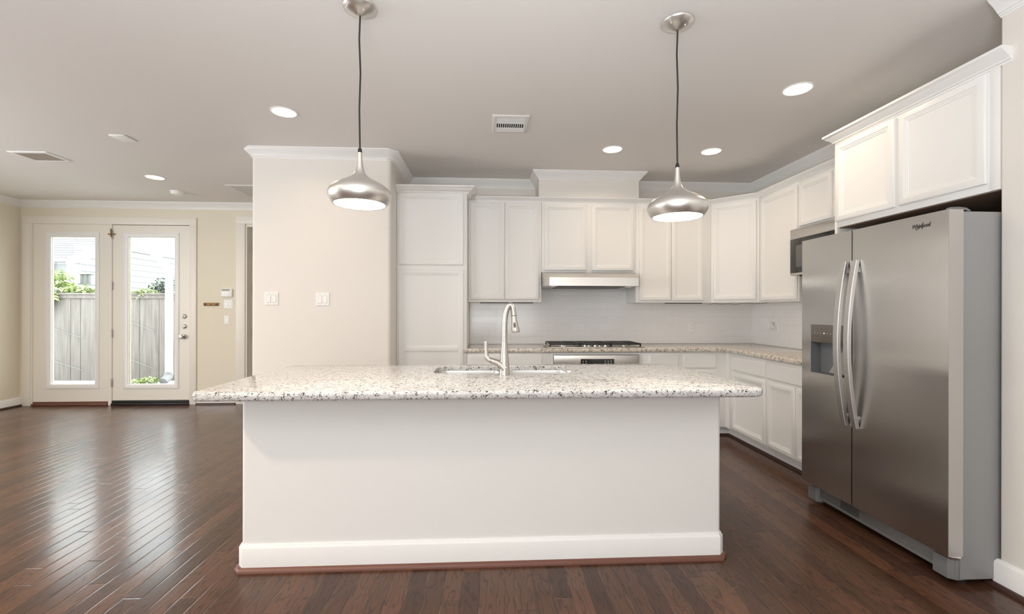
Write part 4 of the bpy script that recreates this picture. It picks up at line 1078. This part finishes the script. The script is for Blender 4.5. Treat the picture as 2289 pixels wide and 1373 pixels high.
ds_ = empty('downspout', (-6.12, 8.70, .1), 'white rain downspout with curved elbow in front of the fence end', 'downspout')
obj('pipe', MB().tube(smoothpath([(-6.74, 9.25, 2.62), (-6.74, 9.22, 2.50), (-6.70, 9.16, 2.40), (-6.30, 8.82, 2.24), (-6.09, 8.71, 2.08), (-6.075, 8.70, 1.8), (-6.075, 8.70, .02)], 2), .062, 16), M_TRIMOUT, ds_)
obj('gutter', MB().box(-7.0, 9.17, 2.56, -4.4, 9.31, 2.68, .02), M_TRIMOUT, ds_)
obj('shoe', MB().tube([(-6.075, 8.70, .10), (-6.075, 8.68, .02), (-6.075, 8.55, -.05)], .074, 12), M_GREYPL, ds_)

def leaves(m, c, rx, ry, rz, n, size, rnd, droop=.3):
    t = bmesh.new()
    for _ in range(n):
        while True:
            p = Vector((rnd.uniform(-1, 1), rnd.uniform(-1, 1), rnd.uniform(-1, 1)))
            if p.length < 1: break
        p = Vector((c[0] + p.x * rx, c[1] + p.y * ry, c[2] + p.z * rz))
        d = Vector((rnd.uniform(-1, 1), rnd.uniform(-1, 1), rnd.uniform(-.8, .5) - droop * .3)).normalized()
        s = d.cross(Vector((rnd.uniform(-.3, .3), rnd.uniform(-.3, .3), 1))).normalized(); u = s.cross(d)
        L = size * rnd.uniform(.6, 1.3); w = L * .24
        v = [t.verts.new(q) for q in (p, p + d * L * .4 + s * w + u * L * .06, p + d * L, p + d * L * .4 - s * w + u * L * .06)]
        t.faces.new(v)
    return m._take(t)
def shrub(name, label, base, blobs, n, size, ml, seed):
    rnd = random.Random(seed)
    root = empty(name, base, label, 'shrub')
    m = MB()
    for (c, rx, ry, rz, k) in blobs: leaves(m, c, rx, ry, rz, int(n * k), size, rnd)
    obj('foliage', m, ml, root, smooth=0)
    for (c, rx, ry, rz, k) in blobs:
        obj('stem', MB().tube([base, (base[0] * .3 + c[0] * .7, base[1] * .7 + c[1] * .3, base[2] * .3 + c[2] * .7), c], [.025, .018, .008], 7), M_STEM, root)
    return root
shrub('leafy_shrub', 'light green leafy shrub overhanging the fence behind the left door', (-8.75, 9.5, GZ),
      [((-8.72, 9.35, 1.86), .30, .22, .24, 1.0), ((-8.25, 9.30, 1.68), .36, .25, .10, .8), ((-8.55, 8.88, 1.56), .26, .12, .12, .6), ((-8.60, 8.84, 1.40), .16, .10, .14, .35)], 460, .11, M_LGLEAF, 3)
shrub('round_shrub', 'dark green dense shrub behind the fence beside the downspout', (-6.80, 9.65, GZ),
      [((-6.72, 9.55, 1.80), .24, .2, .20, 1.0), ((-6.88, 9.55, 1.70), .22, .2, .18, .7)], 800, .055, M_DKLEAF, 4)
shrub('creeping_shrub', 'pale green low foliage along the fence top behind the right door', (-7.15, 9.2, GZ),
      [((-7.15, 9.20, 1.62), .30, .12, .05, .6), ((-6.78, 9.05, 1.63), .16, .16, .10, .7)], 300, .09, M_LGLEAF, 5)
shrub('ground_plant', 'low green plant growing at the foot of the downspout', (-6.5, 8.5, GZ),
      [((-6.35, 8.55, -.03), .20, .15, .07, 1.0), ((-6.7, 8.6, -.06), .25, .15, .05, .6)], 220, .07, M_LGLEAF, 6)
bf = empty('hanging_feeder', (-8.43, 9.7, 1.83), 'grey hanging bird feeder in front of the white neighbouring house', 'bird feeder')
obj('roof', MB().rings([[(-8.57, 9.62, 2.03), (-8.29, 9.62, 2.03), (-8.29, 9.78, 2.03), (-8.57, 9.78, 2.03)], [(-8.52, 9.69, 2.065), (-8.34, 9.69, 2.065), (-8.34, 9.71, 2.065), (-8.52, 9.71, 2.065)]]), M_GREYPL, bf)
for x in (-8.52, -8.43, -8.34): obj('post', MB().box(x - .018, 9.66, 1.84, x + .018, 9.74, 2.03), M_GREYPL, bf)
obj('tray', MB().box(-8.56, 9.63, 1.815, -8.30, 9.77, 1.84), M_GREYPL, bf)
obj('hanger', MB().tube([(-8.46, 9.7, 2.06), (-8.43, 9.7, 2.20), (-8.40, 9.7, 2.06)], .006, 6).tube([(-8.43, 9.7, 2.19), (-8.43, 9.7, 2.42), (-8.60, 9.9, 2.42)], .005, 6), M_GREYPL, bf)
